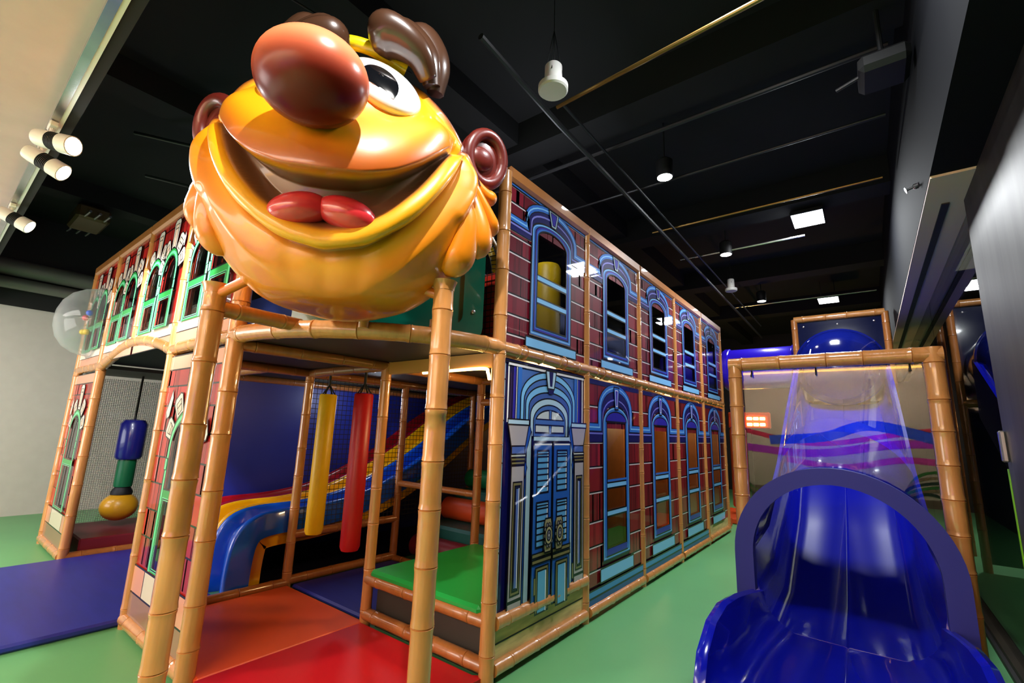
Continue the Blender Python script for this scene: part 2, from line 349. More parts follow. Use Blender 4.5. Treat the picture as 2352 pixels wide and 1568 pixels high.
# ------------------------------------------------------------------ flat print helper
class Art:
    """flat print: coloured shapes stacked in hair-thin layers on a panel plane"""
    EPS = .00035
    def __init__(s, org, U, N): s.o = Vector(org); s.U = Vector(U); s.N = Vector(N); s.mb = MB(); s.k = 0
    def pt(s, u, v): return s.o+s.U*u+Vector((0, 0, v))+s.N*(s.k*s.EPS)
    def fill(s, poly, col, holes=(), layer=True):
        if layer: s.k += 1
        loops = [list(poly)]+[list(h) for h in holes]; flat = [p for l in loops for p in l]
        tri = tessellate_polygon([[Vector((p[0], p[1], 0)) for p in l] for l in loops])
        s.mb.add([s.pt(*p) for p in flat], [tuple(t) for t in tri], col)
    def rect(s, u0, v0, u1, v1, col, layer=True): s.fill([(u0,v0),(u1,v0),(u1,v1),(u0,v1)], col, layer=layer)
    def line(s, pts, w, col=(8, 8, 14), closed=False, layer=True):
        if layer: s.k += 1
        P = [Vector((p[0], p[1])) for p in pts]; n = len(P); L = []; R = []
        for i in range(n):
            a = P[i-1] if (i > 0 or closed) else P[i]; c = P[(i+1) % n] if (i < n-1 or closed) else P[i]
            d1 = (P[i]-a); d2 = (c-P[i])
            if d1.length < 1e-9: d1 = d2
            if d2.length < 1e-9: d2 = d1
            d1.normalize(); d2.normalize(); t = (d1+d2)
            t = t.normalized() if t.length > 1e-6 else d2
            nn = Vector((-t.y, t.x)); k = 1/max(.5, nn.dot(Vector((-d2.y, d2.x))))
            L.append(P[i]+nn*(w/2*k)); R.append(P[i]-nn*(w/2*k))
        m = n if closed else n-1
        s.mb.add([s.pt(*p) for p in L]+[s.pt(*p) for p in R], [(i, (i+1) % n, n+(i+1) % n, n+i) for i in range(m)], col)
    def shape(s, poly, col, w=.012, holes=()):
        s.fill(poly, col, holes); s.line(poly, w, closed=True)
    def bricks(s, u0, u1, zs, col, seed=0, step=.36, mortar=(206, 192, 196)):
        rnd = random.Random(seed)
        s.k += 1
        for i in range(len(zs)-1):
            z0, z1 = zs[i], zs[i+1]; u = u0-(.5*step if i % 2 else .12*step)
            while u < u1:
                a, c = max(u, u0), min(u+step, u1)
                if c-a > .015:
                    k = rnd.uniform(.85, 1.12); cc = tuple(min(255, q*k) for q in col)
                    s.rect(a, z0, c, z1, cc, False)
                    for j in range(2):                                 # printed shading bars on each block
                        bu = a+(c-a)*rnd.uniform(.1, .85); s.k += 1; s.rect(bu, z0, min(c, bu+rnd.uniform(.015, .05)), z1, tuple(q*.84 for q in cc), False); s.k -= 1
                u += step
        s.k += 2
        for i in range(len(zs)-1):
            z0, z1 = zs[i], zs[i+1]; u = u0-(.5*step if i % 2 else .12*step); s.rect(u0, z1-.006, u1, z1+.006, (10, 8, 12), False)
            if mortar: s.k += 1; s.rect(u0, z1-.016, u1, z1-.006, mortar, False); s.k -= 1
            while u < u1:
                if u0 < u < u1: s.rect(u-.005, z0, u+.005, z1, (14, 8, 14), False)
                u += step
        s.k += 2
def arc(cx, cz, rx, rz, a0, a1, n=14):
    return [(cx+rx*math.cos(math.radians(a0+(a1-a0)*i/n)), cz+rz*math.sin(math.radians(a0+(a1-a0)*i/n))) for i in range(n+1)]
def archpoly(cx, hw, z0, zs, zt, n=16):                                # rectangle with an elliptical top, open to z0
    return [(cx-hw, z0)]+arc(cx, zs, hw, zt-zs, 180, 0, n)+[(cx+hw, z0)]
NV = (18, 18, 84); MB_ = (46, 104, 190); LB = (122, 184, 232); SK = (70, 108, 178); PALE = (176, 204, 224); BRK = (108, 18, 35); DB = (40, 34, 150)
WHT = (232, 228, 230)

def panel_thing(name, label, cat, art, win, org, U, N, thick=.012, group=None):
    t = thing(name, label, cat, org, group)
    art.mb.obj('printed_artwork', PRINT, t)
    Uv, Nv = Vector(U), Vector(N); o = Vector(org)
    for w in win:
        b = MB(); b.prism(w, -.012, -.004, lambda u, v, q: o+Uv*u+Vector((0, 0, v))+Nv*q); b.obj('clear_window', PANE, t)
    return t
# right hand brick facade -----------------------------------------------------------------
FX = 0.012
def facade_upper(i):
    org = (FX, i*BAY, 0); a = Art(org, (0, 1, 0), (1, 0, 0)); c = .625
    win = archpoly(c, .218, 2.29, 3.02, 3.115)
    a.fill([(.03, 2.08), (1.19, 2.08), (1.19, 3.35), (.03, 3.35)], (40, 10, 20), [win])
    zs = [2.08, 2.18, 2.325, 2.475, 2.635, 2.79, 2.925, 2.965]
    a.bricks(.03, .345, zs, BRK, i*3+1); a.bricks(.935, 1.19, zs, BRK, i*3+2)
    a.bricks(.03, .55, [3.05, 3.18, 3.31], BRK, i*3+3); a.bricks(.55, 1.19, [3.05, 3.18, 3.31], BRK, i*3+4)
    a.rect(.03, 3.305, 1.19, 3.36, MB_); a.line([(.03, 3.303), (1.19, 3.303)], .012)
    # hood moulding: stepped shelf with an arched middle
    outer = [(.03, 2.965), (.03, 3.065), (.24, 3.065), (.24, 3.13)]+arc(c, 3.13, .385, .185, 180, 0)+[(1.01, 3.13), (1.01, 3.065), (1.19, 3.065), (1.19, 2.965), (.925, 2.965)]
    inn = archpoly(c, .30, 2.965, 3.09, 3.20)
    a.fill([(.03, 2.955), (.03, 3.065), (.24, 3.065), (.24, 3.13)]+arc(c, 3.13, .385, .185, 180, 0)+[(1.01, 3.13), (1.01, 3.065), (1.19, 3.065), (1.19, 2.955), (.935, 2.955)]
           + list(reversed(archpoly(c, .31, 2.955, 3.06, 3.17))), NV)
    edge = [(.03, 3.05), (.255, 3.05), (.255, 3.13)]+arc(c, 3.125, .37, .175, 180, 0)+[(.995, 3.05), (1.19, 3.05)]
    a.line(edge, .066); a.line(edge, .05, MB_); a.line([(p[0], p[1]+.0) for p in edge], .012, LB)
    e2 = [(.03, 3.005), (.315, 3.005), (.315, 3.11)]+arc(c, 3.11, .31, .12, 180, 0)+[(.935, 3.005), (1.19, 3.005)]
    a.line(e2, .014, (120, 120, 200))
    # frame round the window
    fr = archpoly(c, .30, 2.215, 3.06, 3.17)
    a.fill(fr, MB_, [win]); a.line(fr, .014, closed=True)
    a.line(archpoly(c, .285, 2.235, 3.055, 3.155), .010, LB, closed=True)
    a.line(archpoly(c, .255, 2.255, 3.045, 3.145), .012, (10, 10, 30), closed=True)
    a.line(archpoly(c, .243, 2.266, 3.04, 3.14), .014, DB, closed=True)
    a.line(win, .012, closed=True)
    for z in (2.66, 2.478):
        a.rect(c-.218, z, c+.218, z+.046, LB); a.line([(c-.218, z), (c+.218, z)], .014); a.line([(c-.218, z+.046), (c+.218, z+.046)], .010)
    k = [(c-.075, 3.315), (c+.075, 3.315), (c+.04, 3.175), (c-.03, 3.175)]
    a.shape(k, PALE, .012); a.fill([(c-.05, 3.30), (c+.05, 3.30), (c+.022, 3.195), (c-.014, 3.195)], DB); a.line([(c-.05, 3.30), (c+.05, 3.30), (c+.022, 3.195), (c-.014, 3.195)], .008, closed=True)
    a.shape([(.268, 2.115), (1.01, 2.115), (1.01, 2.193), (.268, 2.193)], LB, .012)
    pos = ('nearest the corner post', 'second from the corner post', 'third from the corner post', 'fourth from the corner post', 'farthest, by the violet tube')
    return panel_thing('brick_facade_panel', 'upper printed maroon brick panel with blue arched sash window, '+pos[i], 'panel', a, [win], org, (0, 1, 0), (1, 0, 0), group='upper brick facade panels')
def facade_lower(i):
    org = (FX, i*BAY, 0); a = Art(org, (0, 1, 0), (1, 0, 0)); c = .60; z0 = .30 if i == 4 else .10
    win = [(c-.21, .49), (c+.21, .49), (c+.21, 1.615), (c-.21, 1.615)]
    a.fill([(.03, z0), (1.19, z0), (1.19, 1.985), (.03, 1.985)], (40, 10, 20), [win])
    zs = [.24, .36, .555, .755, 1.0, 1.215, 1.43]; k2 = (128, 26, 34)
    a.bricks(.03, .325, zs, k2, i*5+31); a.bricks(.88, 1.19, zs, k2, i*5+32); a.bricks(.03, .6, [1.555, 1.75, 1.96], k2, i*5+33); a.bricks(.6, 1.19, [1.555, 1.75, 1.96], k2, i*5+34)
    a.rect(.03, 1.945, 1.19, 1.99, NV)
    hood = [(.03, 1.43), (.03, 1.575), (.235, 1.575)]+[(.235, 1.72)]+arc(c, 1.72, .365, .24, 180, 0)+[(.965, 1.575), (1.19, 1.575), (1.19, 1.43), (.895, 1.43)]+list(reversed(archpoly(c, .295, 1.43, 1.60, 1.78)))
    a.fill(hood, NV)
    e = [(.03, 1.56), (.25, 1.56), (.25, 1.72)]+arc(c, 1.72, .35, .225, 180, 0)+[(.95, 1.56), (1.19, 1.56)]
    a.line(e, .08); a.line(e, .062, MB_); a.line(e, .012, LB)
    a.line([(.03, 1.505), (.31, 1.505), (.31, 1.66)]+arc(c, 1.66, .29, .17, 180, 0)+[(.89, 1.505), (1.19, 1.505)], .014, (110, 110, 200))
    fr = archpoly(c, .285, .40, 1.60, 1.765)
    a.fill(fr, MB_, [win]); a.line(fr, .014, closed=True); a.line(archpoly(c, .27, .42, 1.6, 1.75), .012, LB, closed=True)
    a.fill(archpoly(c, .225, 1.62, 1.625, 1.715), DB); a.line(archpoly(c, .225, 1.62, 1.625, 1.715), .012, closed=True); a.line(win, .014, closed=True)
    a.rect(c-.21, .43, c+.21, .49, DB); a.line([(c-.23, .43), (c+.23, .43)], .012)
    for z in (1.012, .768):
        a.rect(c-.21, z, c+.21, z+.05, LB); a.line([(c-.21, z), (c+.21, z)], .016); a.line([(c-.21, z+.05), (c+.21, z+.05)], .012)
    a.rect(c-.21, 1.07, c+.21, 1.09, MB_)
    kk = [(c-.06, 1.955), (c+.06, 1.955), (c+.035, 1.74), (c-.035, 1.74)]
    a.shape(kk, MB_, .012); a.fill([(c-.028, 1.925), (c+.028, 1.925), (c+.016, 1.77), (c-.016, 1.77)], DB); a.line([(c-.028, 1.925), (c+.028, 1.925), (c+.016, 1.77), (c-.016, 1.77)], .008, WHT, closed=True)
    a.shape([(.245, .245), (.95, .245), (.95, .355), (.245, .355)], LB, .014)
    if i != 4:
        a.rect(.03, .165, 1.19, .215, (60, 130, 190)); a.line([(.03, .218), (1.19, .218)], .014); a.rect(.03, .10, 1.19, .155, (30, 70, 140)); a.line([(.03, .16), (1.19, .16)], .016)
    pos = ('', 'just right of the blue door', 'second right of the blue door', 'third right of the blue door', 'farthest, above the tan board')
    return panel_thing('brick_facade_panel', 'lower printed red brick panel with tall blue framed window, '+pos[i], 'panel', a, [win], org, (0, 1, 0), (1, 0, 0), group='lower brick facade panels')
def facade_door():
    org = (FX, 0, 0); a = Art(org, (0, 1, 0), (1, 0, 0)); c = .625; OL = (122, 112, 70)
    GR = (170, 160, 164); DR = (34, 88, 172)
    a.rect(.04, .30, 1.19, 2.0, NV)
    a.rect(.045, .30, .07, 1.97, PALE); a.line([(.07, .3), (.07, 1.97)], .008)
    a.rect(.215, 1.56, 1.03, 1.965, SK)
    for u, w, cc in ((.09, .02, WHT), (.12, .03, (30, 20, 70)), (.15, .035, DB), (.185, .015, WHT), (.20, .05, MB_)):
        a.rect(u, 1.56, u+w, 1.965, cc); a.line([(u, 1.56), (u, 1.965)], .007); a.rect(c*2-u-w, 1.56, c*2-u, 1.965, cc); a.line([(c*2-u, 1.56), (c*2-u, 1.965)], .007)
    a.rect(.09, 1.955, 1.16, 1.975, WHT); a.line([(.05, 1.978), (1.19, 1.978)], .012)
    for hw, zs, zt, cc in ((.385, 1.74, 1.955, LB), (.345, 1.72, 1.905, SK), (.325, 1.70, 1.855, LB), (.285, 1.68, 1.80, (64, 92, 164)), (.265, 1.62, 1.755, PALE), (.225, 1.58, 1.705, SK)):
        p = archpoly(c, hw, 1.47, zs, zt, 20); a.fill(p, cc); a.line(p, .011)
    fan = archpoly(c, .20, 1.495, 1.57, 1.665, 16); a.shape(fan, (200, 206, 206), .012)
    a.rect(c-.014, 1.49, c+.014, 1.665, SK); a.line([(c-.016, 1.49), (c-.016, 1.66)], .008); a.line([(c+.016, 1.49), (c+.016, 1.66)], .008)
    a.rect(c-.205, 1.555, c+.205, 1.592, SK); a.line([(c-.2, 1.553), (c+.2, 1.553)], .009); a.line([(c-.2, 1.594), (c+.2, 1.594)], .009)
    k = [(c-.075, 1.97), (c+.075, 1.97), (c+.045, 1.83), (c-.045, 1.83)]; a.shape(k, PALE, .012)
    a.fill([(c-.03, 1.965), (c+.03, 1.965), (c+.016, 1.85), (c-.016, 1.85)], NV); a.fill([(c-.045, 1.826), (c+.045, 1.826), (c+.03, 1.79), (c-.03, 1.79)], NV)
    for sg in (-1, 1):                                                 # pilasters with capital, bands and long inset
        f = lambda u: c+sg*(u-c) if sg > 0 else u
        def R(u0, z0, u1, z1, cc, w=.010):
            if sg > 0: u0, u1 = 2*c-u1, 2*c-u0
            a.shape([(u0, z0), (u1, z0), (u1, z1), (u0, z1)], cc, w)
        def S(p, cc, w=.010): a.shape([((2*c-u) if sg > 0 else u, z) for u, z in p], cc, w)
        R(.285, .30, .315, 1.45, (24, 66, 140), .008); R(.315, .30, .372, 1.50, PALE, .008)
        S([(.335, 1.575), (.365, 1.50), (.30, 1.33), (.285, 1.40)], (30, 80, 168)); S([(.30, 1.30), (.322, 1.25), (.30, 1.18), (.29, 1.25)], (30, 80, 168))
        S([(.091, 1.545), (.332, 1.545), (.295, 1.40), (.131, 1.40)], GR); R(.085, 1.545, .335, 1.582, PALE)
        R(.135, 1.345, .29, 1.40, (74, 100, 170)); R(.128, 1.325, .30, 1.345, (200, 200, 190)); R(.132, 1.30, .292, 1.322, OL); R(.136, 1.275, .288, 1.297, OL)
        R(.135, .42, .285, 1.268, GR); R(.135, .30, .285, .41, GR)
        R(.16, .45, .26, 1.16, OL); R(.18, .475, .24, 1.135, (20, 26, 60)); R(.193, .49, .23, 1.12, (84, 104, 168), .006); a.rect((2*c-.23) if sg > 0 else .222, .49, (2*c-.222) if sg > 0 else .23, 1.12, WHT)
    a.rect(.372, 1.43, .878, 1.465, PALE); a.line([(.372, 1.432), (.878, 1.432)], .012)
    for u0, u1 in ((.376, .621), (.627, .874)):                        # the two louvred leaves
        a.shape([(u0, .30), (u1, .30), (u1, 1.425), (u0, 1.425)], DR, .012); a.rect(u0+.008, 1.405, u1-.008, 1.417, WHT)
        su0, su1 = (u0+.045, u0+.195) if u0 < .5 else (u0+.05, u0+.195)
        for z0, z1, n in ((1.07, 1.365, 7), (.705, 1.005, 7)):
            a.shape([(su0, z0), (su1, z0), (su1, z1), (su0, z1)], (90, 156, 206), .014); a.rect(su1-.016, z0+.01, su1-.006, z1-.012, WHT)
            for j in range(1, n): z = z0+(z1-z0)*j/n; a.line([(su0, z), (su1, z)], .011, layer=(j == 1))
            a.line([(su0, z1-.022), (su1, z1-.022)], .009)
        for z in (.655, .615): a.shape([(u0, z-.014), (u1, z-.014), (u1, z+.014), (u0, z+.014)], OL, .010)
        a.shape([(u0+.045, .28), (u1-.04, .28), (u1-.04, .575), (u0+.045, .575)], OL, .012); a.shape([(u0+.068, .28), (u1-.062, .28), (u1-.062, .55), (u0+.068, .55)], (90, 160, 206), .010)
        a.rect(u1-.078, .28, u1-.068, .54, WHT)
    for u in (.556, .69):                                              # round door rosettes
        z = .775; a.shape([(u-.038, z-.115), (u+.038, z-.115), (u+.05, z-.08), (u+.05, z+.08), (u+.038, z+.115), (u-.038, z+.115), (u-.05, z+.08), (u-.05, z-.08)], (150, 140, 100), .012)
        for j in range(10): t = 2*PI*j/10; a.shape(arc(u+.05*math.cos(t), z+.072*math.sin(t), .014, .016, 0, 330, 8), (120, 116, 112), .006)
        a.shape(arc(u, z, .047, .062, 0, 350, 18), (168, 156, 110), .009); a.shape(arc(u, z, .027, .036, 0, 350, 14), (104, 100, 112), .009); a.shape(arc(u, z, .012, .014, 0, 340, 8), (170, 166, 170), .005)
    for u in (.37, .876): a.shape([(u-.012, .42), (u+.012, .42), (u+.012, .53), (u-.012, .53)], OL, .007)
    t = panel_thing('door_facade_panel', 'printed blue double louvred door panel between white pilasters', 'panel', a, [], org, (0, 1, 0), (1, 0, 0))
    for j in range(6):                                                 # cable ties along the panel's edge
        b = MB(); b.tube([(FX+.004, .03, .45+j*.28), (FX+.004, .06, .45+j*.28)], .006, 8); b.obj('cable_tie', BLK, t)
    return t
for i in range(5): facade_upper(i)
facade_door()
for i in range(1, 5): facade_lower(i)
# left hand gothic facade --------------------------------------------------------------------
LX = [-1.295-1.169*k for k in range(5)]; LY = -1.164
FY = LY-.012
GRN = (40, 150, 66); GRL = (110, 216, 160); STN = (222, 214, 206); STI = (236, 206, 184); RB = (168, 34, 30); PEACH = (214, 150, 124)
def lancet(a, c, hw, z0, zs, zt, holes):
    fr = archpoly(c, hw+.05, z0, zs, zt+.075, 14); win = archpoly(c, hw, z0, zs, zt, 14); zb = z0+(zs-z0)*.62
    w1 = [(c-hw, zb+.03)]+arc(c, zs, hw, zt-zs, 180, 0, 12)+[(c+hw, zb+.03)]; w2 = [(c-hw+.015, z0+.02), (c+hw-.015, z0+.02), (c+hw-.015, zb-.035), (c-hw+.015, zb-.035)]
    for j, t in enumerate((158, 124, 90, 56, 22)):                     # white voussoir stones round the head
        ux, uz = math.cos(math.radians(t)), math.sin(math.radians(t)); r0 = hw+.055; r1 = hw+(.21, .24, .36, .24, .21)[j]; wd = .078
        P = lambda r, w: (c+ux*r*1.0-uz*w, zs+uz*r*(1.0+(zt-zs-hw)/max(hw, .01)*.25)+ux*w)
        a.shape([P(r0, -wd*.75), P(r1-.03, -wd), P(r1, -wd*.6), P(r1, wd*.6), P(r1-.03, wd), P(r0, wd*.75)], STN, .010)
        a.shape([P(r0+.04, -wd*.4), P(r1-.05, -wd*.55), P(r1-.05, wd*.55), P(r0+.04, wd*.4)], STI, .007); a.line([P(r1-.09, -wd*.5), P(r1-.09, wd*.5)], .008)
    a.fill(fr, GRN, [w1, w2]); a.line(fr, .010)
    a.line([(c-hw-.026, z0)]+arc(c, zs, hw+.026, zt-zs+.035, 180, 0, 14)+[(c+hw+.026, z0)], .028, GRL)
    a.line(w2, .02, GRL, closed=True); a.line(w1, .010, closed=True); a.line(w2, .008, closed=True)
    for s in (-1, 1): a.shape([(c+s*(hw+.04)-.02, zs-.16), (c+s*(hw+.04)+.02, zs-.16), (c+s*(hw+.04)+.02, zs-.08), (c+s*(hw+.04)-.02, zs-.08)], GRL, .006)
    holes += [w1, w2]
def gothic_panel(k, upper, label, group):
    w = 1.169; org = (LX[k+1], FY, 0); a = Art(org, (1, 0, 0), (0, -1, 0)); holes = []
    if upper:
        z0, z1 = 2.10, 3.36; cs = (.32, .80); spec = [(c, .155, 2.27, 2.76, 2.93) for c in cs]
    else:
        z0, z1 = .10, 1.99; cs = (.60,); spec = [(.62, .215, .46, 1.30, 1.50)]
    pre = []
    for c, hw, b0, zs, zt in spec:
        zb = b0+(zs-b0)*.62
        pre += [[(c-hw, zb+.03)]+arc(c, zs, hw, zt-zs, 180, 0, 12)+[(c+hw, zb+.03)], [(c-hw+.015, b0+.02), (c+hw-.015, b0+.02), (c+hw-.015, zb-.035), (c-hw+.015, zb-.035)]]
    a.fill([(.03, z0), (w-.03, z0), (w-.03, z1), (.03, z1)], RB, pre)
    if upper:
        zs_ = [2.30+.15*j for j in range(8)]
        for u0, u1 in ((.03, .11), (.56, .61), (1.06, w-.03)): a.bricks(u0, u1, zs_[:5], RB, k*9+int(u0*10), .2, None)
        a.bricks(.03, w-.03, [3.12, 3.25, 3.36], RB, k, .3, None)
        a.shape([(.03, 2.10), (w-.03, 2.10), (w-.03, 2.19), (.03, 2.19)], PEACH, .008); a.shape([(.03, 2.19), (w-.03, 2.19), (w-.03, 2.29), (.03, 2.29)], (238, 220, 206), .008)
    else:
        zs_ = [.46+.19*j for j in range(9)]
        a.bricks(.03, .31, zs_[:8], RB, k+3, .24, None); a.bricks(.93, w-.03, zs_[:8], RB, k+4, .24, None); a.bricks(.03, w-.03, [1.62, 1.75, 1.88], RB, k+5, .3, None)
        a.shape([(.03, 1.88), (w-.03, 1.88), (w-.03, 1.99), (.03, 1.99)], PEACH, .010)
        a.shape([(.03, .10), (w-.03, .10), (w-.03, .26), (.03, .26)], (150, 112, 92), .010)
        for u0, u1, cc in ((.03, .28, PEACH), (.28, .9, (216, 204, 184)), (.9, w-.03, PEACH)): a.shape([(u0, .26), (u1, .26), (u1, .44), (u0, .44)], cc, .012)
        a.shape([(.14, 1.55), (.19, 1.66), (.22, 1.72), (.25, 1.66), (.22, 1.52), (.17, 1.50)], STN, .007)
    for s in spec: lancet(a, *s, holes)
    if upper:
        for u in (.06, .585, 1.10): a.shape([(u-.025, 3.0), (u, 3.10), (u+.025, 3.04), (u+.012, 2.96), (u-.012, 2.96)], STN, .006)
    return panel_thing('gothic_facade_panel', label, 'panel', a, holes, org, (1, 0, 0), (0, -1, 0), group=group)
for k, l in enumerate(('partly behind the giant head', 'next to the giant head', 'third from the giant head', 'farthest, behind the clear bubble')):
    gothic_panel(k, True, 'upper red gothic panel with green framed lancet windows, '+l, 'upper gothic facade panels')
gothic_panel(0, False, 'lower red gothic window panel right of the arched entrance', 'lower gothic facade panels')
gothic_panel(3, False, 'lower red gothic window panel left of the arched entrance', 'lower gothic facade panels')

# ------------------------------------------------------------------ play frame
HM, HT = 2.062, 3.385
fr = thing('play_frame', 'two storey frame of bamboo patterned padded tubes carrying the printed facades', 'play structure', (-2, 2, 0))
R1 = .043
bamboo('post', [(0, 0, 0), (0, 0, HT)], .048, fr)
for k in range(1, 6): bamboo('post', [(0, k*BAY, 0), (0, k*BAY, HT)], R1, fr)
bamboo('post', [(LX[0], LY, 0), (LX[0], LY, HT)], .055, fr)
bamboo('post', [(LX[1], LY, 0), (LX[1], LY, HT)], .046, fr)
bamboo('post', [(LX[2], LY, 2.26), (LX[2], LY, HT)], .044, fr)
for k in (3, 4): bamboo('post', [(LX[k], LY, 0), (LX[k], LY, HT)], .046, fr)
for p in ((-1.22, 0), (-2.44, 0), (-1.22, 1.22), (-2.44, 1.22), (-2.44, 2.44), (-1.22, 2.44), (-2.44, 3.66), (-4.8, .05)):
    bamboo('post', [(p[0], p[1], 0), (p[0], p[1], 2.02)], .042, fr, BAMBOO2 if p[1] > 1 else None)
# right facade rails
for k in range(5):
    bamboo('rail', [(.0, k*BAY, HM), (.0, (k+1)*BAY, HM)], .052, fr)
    bamboo('rail', [(.02, k*BAY+.03, .07), (.02, (k+1)*BAY-.03, .07)], .042, fr)
    b = MB(); b.rbox((-.05, k*BAY, HT-.06), (.05, (k+1)*BAY, HT+.055), .02); b.obj('top_beam', TOPBEAM, fr)
bamboo('rail', [(.02, .03, .33), (.02, BAY-.03, .33)], .046, fr)
for k in (0, 4):
    b = MB(); b.box((.0, k*BAY+.04, .10), (.012, (k+1)*BAY-.04, .30)); b.obj('base_board', TAN, fr)
    if k == 0:
        b = MB(); b.box((.0125, .05, .195), (.0145, BAY-.05, .203)); b.obj('board_joint', BLK, fr)
# left facade rails
for k in range(4):
    b = MB(); b.rbox((LX[k+1], LY-.05, HT-.06), (LX[k], LY+.05, HT+.055), .02); b.obj('top_beam', TOPBEAM, fr)
bamboo('rail', [(LX[1], LY, HM), (LX[0], LY, HM)], .046, fr); bamboo('rail', [(LX[4], LY, HM), (LX[3], LY, HM)], .046, fr)
for k in (0, 3): bamboo('rail', [(LX[k+1], LY-.01, .06), (LX[k], LY-.01, .06)], .046, fr)
arch_pts = [(LX[3], 2.05), (-4.45, 2.12), (-4.01, 2.20), (-3.6, 2.225), (-3.2, 2.20), (-2.8, 2.13), (LX[1], 2.05)]
for y, r in ((LY, .05), (LY+.75, .045)):
    bamboo('arched_rail', catmull([(x, y, z) for x, z in arch_pts]), r, fr)
bamboo('rail', [(LX[3], LY+.75, 2.0), (LX[1], LY+.75, 2.0)], .042, fr, BAMBOO2)
P = catmull([(x, 0, z+.04) for x, z in arch_pts]); b = MB()                  # dark vault over the entrance
b.add([(p.x, LY+.02, p.z) for p in P]+[(p.x, LY+.9, p.z) for p in P], [(i, i+1, len(P)+i+1, len(P)+i) for i in range(len(P)-1)]); b.obj('entrance_vault', DECK, fr, True)
# curved rail over the chamfered corner
cx = LX[0]
cr = [(cx+(-cx)*math.cos(t), LY*math.sin(-t), HM) for t in [-PI/2+PI/2*i/20 for i in range(21)]]
cr = [(cx+(-cx)*math.cos(t), -LY*math.sin(t), HM) for t in [-PI/2+PI/2*i/20 for i in range(21)]]
bamboo('curved_rail', cr, .055, fr, seg=.26)
bamboo('stub', [(-.33, -.86, HM), (-.33, -.86, HM+.12)], .03, fr); bamboo('stub', [(-.12, -.5, HM), (-.12, -.5, HM+.10)], .03, fr)
# inner rails under the deck
for p, q, r in (((-2.44, LY, 2.0), (-2.44, 0, 2.0), .042), ((-2.44, 0, 2.0), (-1.22, 0, 2.0), .042), ((LX[0], LY, 2.0), (-1.22, 0, 2.0), .040), ((-1.22, 0, 2.0), (-1.22, 1.22, 2.0), .042),
                ((-1.22, 1.22, 2.0), (0, 1.22, 2.0), .042), ((-2.44, .0, 2.0), (-2.44, 6.1, 2.0), .045), ((-1.22, 0, .34), (0, 0, .34), .045), ((-1.22, 0, .09), (0, 0, .09), .045), ((-1.22, 0, .34), (-1.22, 1.22, .33), .04),
                ((-2.44, LY, .05), (-2.44, 0, .05), .045), ((-2.44, 0, .07), (-2.44, 1.22, .07), .042), ((-2.44, 0, .47), (-2.44, 1.22, .47), .040), ((-1.22, 1.22, 1.78), (0, 1.22, 1.78), .036),
                ((-2.44, 1.22, .86), (-1.22, 1.22, .86), .034), ((-2.44, 1.22, .05), (-1.22, 1.22, .05), .035), ((LX[3], LY, .05), (LX[3], .05, .05), .045), ((-3.7, -.3, 2.0), (-3.7, 6, 2.0), .04)):
    bamboo('rail', [p, q], r, fr, BAMBOO2)
# decks with dark undersides
for a_, b_ in (((-6.0, LY+.05, 2.035), (-4.8, 6.1, 2.075)), ((-4.78, -.3, 2.035), (-3.72, 6.1, 2.075)), ((-3.70, -.3, 2.035), (-2.46, .55, 2.075)), ((-3.70, 3.8, 2.035), (-2.46, 6.1, 2.075)), ((-2.42, LY+.04, 2.035), (-1.25, 1.2, 2.075)), ((-2.42, 1.24, 2.035), (-1.24, 6.1, 2.075)), ((-1.2, .03, 2.035), (-.04, 1.2, 2.075)), ((-1.2, 1.24, 2.035), (-.04, 6.1, 2.075))):
    b = MB(); b.box(a_, b_); b.obj('deck_board', DECK, fr)
b = MB(); pol = [(cx, 0)]+[(p[0], p[1]) for p in cr]; b.prism(pol, 2.035, 2.06, lambda u, v, q: (u, v, q)); b.obj('corner_deck', DECK, fr)
b = MB(); b.box((-1.22, -.005, 1.93), (-.05, .035, 2.03)); b.obj('deck_fascia', mat('gold_fascia', (196, 140, 70), .4), fr)
tag(MB().tube(catmull([(-.78, .02, 1.925), (-.4, .0, 1.925), (-.12, -.01, 1.92), (-.075, -.02, 1.89), (-.05, -.03, 1.84)]), .011, 8).obj('glow_tube', mat('warm_tube_glow', (255, 196, 110), emit=9), None, True), 'added glowing tube for the warm light along the deck edge beside the corner post', 'glow tube')  # bright line on the lit rail, made as an added emissive tube
# cable ties on rails near the corner
for q in ((.02, .25, HM), (.02, .8, HM), (.02, 1.5, HM), (.02, 2.2, HM)):
    b = MB(); b.tube([(q[0]+.05*math.cos(t), q[1], q[2]+.053*math.sin(t)) for t in [2*PI*i/12 for i in range(13)]], .005, 6, False); b.obj('cable_tie', BAMBOO2, fr)
# upper interior dividers, roof posts
b = MB(); b.box((-1.30, .3, 2.08), (-1.26, 6.1, 3.2)); b.obj('upper_divider', mat('dark_blue_pad', (30, 42, 92), .5), fr)
b = MB(); b.box((-6, .15, 2.08), (-1.3, .2, 3.1)); b.obj('upper_divider', MATS['dark_blue_pad'], fr)
b = MB(); b.box((-3.74, -.32, 0), (-3.70, 6.1, 2.03)); b.obj('blue_wall', BLUEW, fr)
b = MB(); b.box((-4.84, .10, 0), (-4.80, 6.1, 2.03)); b.obj('dark_wall', BLK, fr)
b = MB(); b.box((-3.7, 6.06, 0), (-2.44, 6.1, 2.03)); b.obj('blue_wall', BLUEW, fr)
b = MB(); b.box((-1.24, 2.5, 0.0), (-1.20, 6.1, 2.03)); b.obj('brown_wall', BROWNPAD, fr)
b = MB(); b.box((-1.2, 6.06, 0), (-.04, 6.1, 2.03)); b.obj('brown_wall', BROWNPAD, fr)
netplane('safety_net', NETK, (-2.44, .04, .5), (0, 2.4, 0), (0, 0, 1.5), fr)
netplane('safety_net', NETW, (-5.95, LY+.05, .0), (0, 2.6, 0), (0, 0, 2.0), fr)

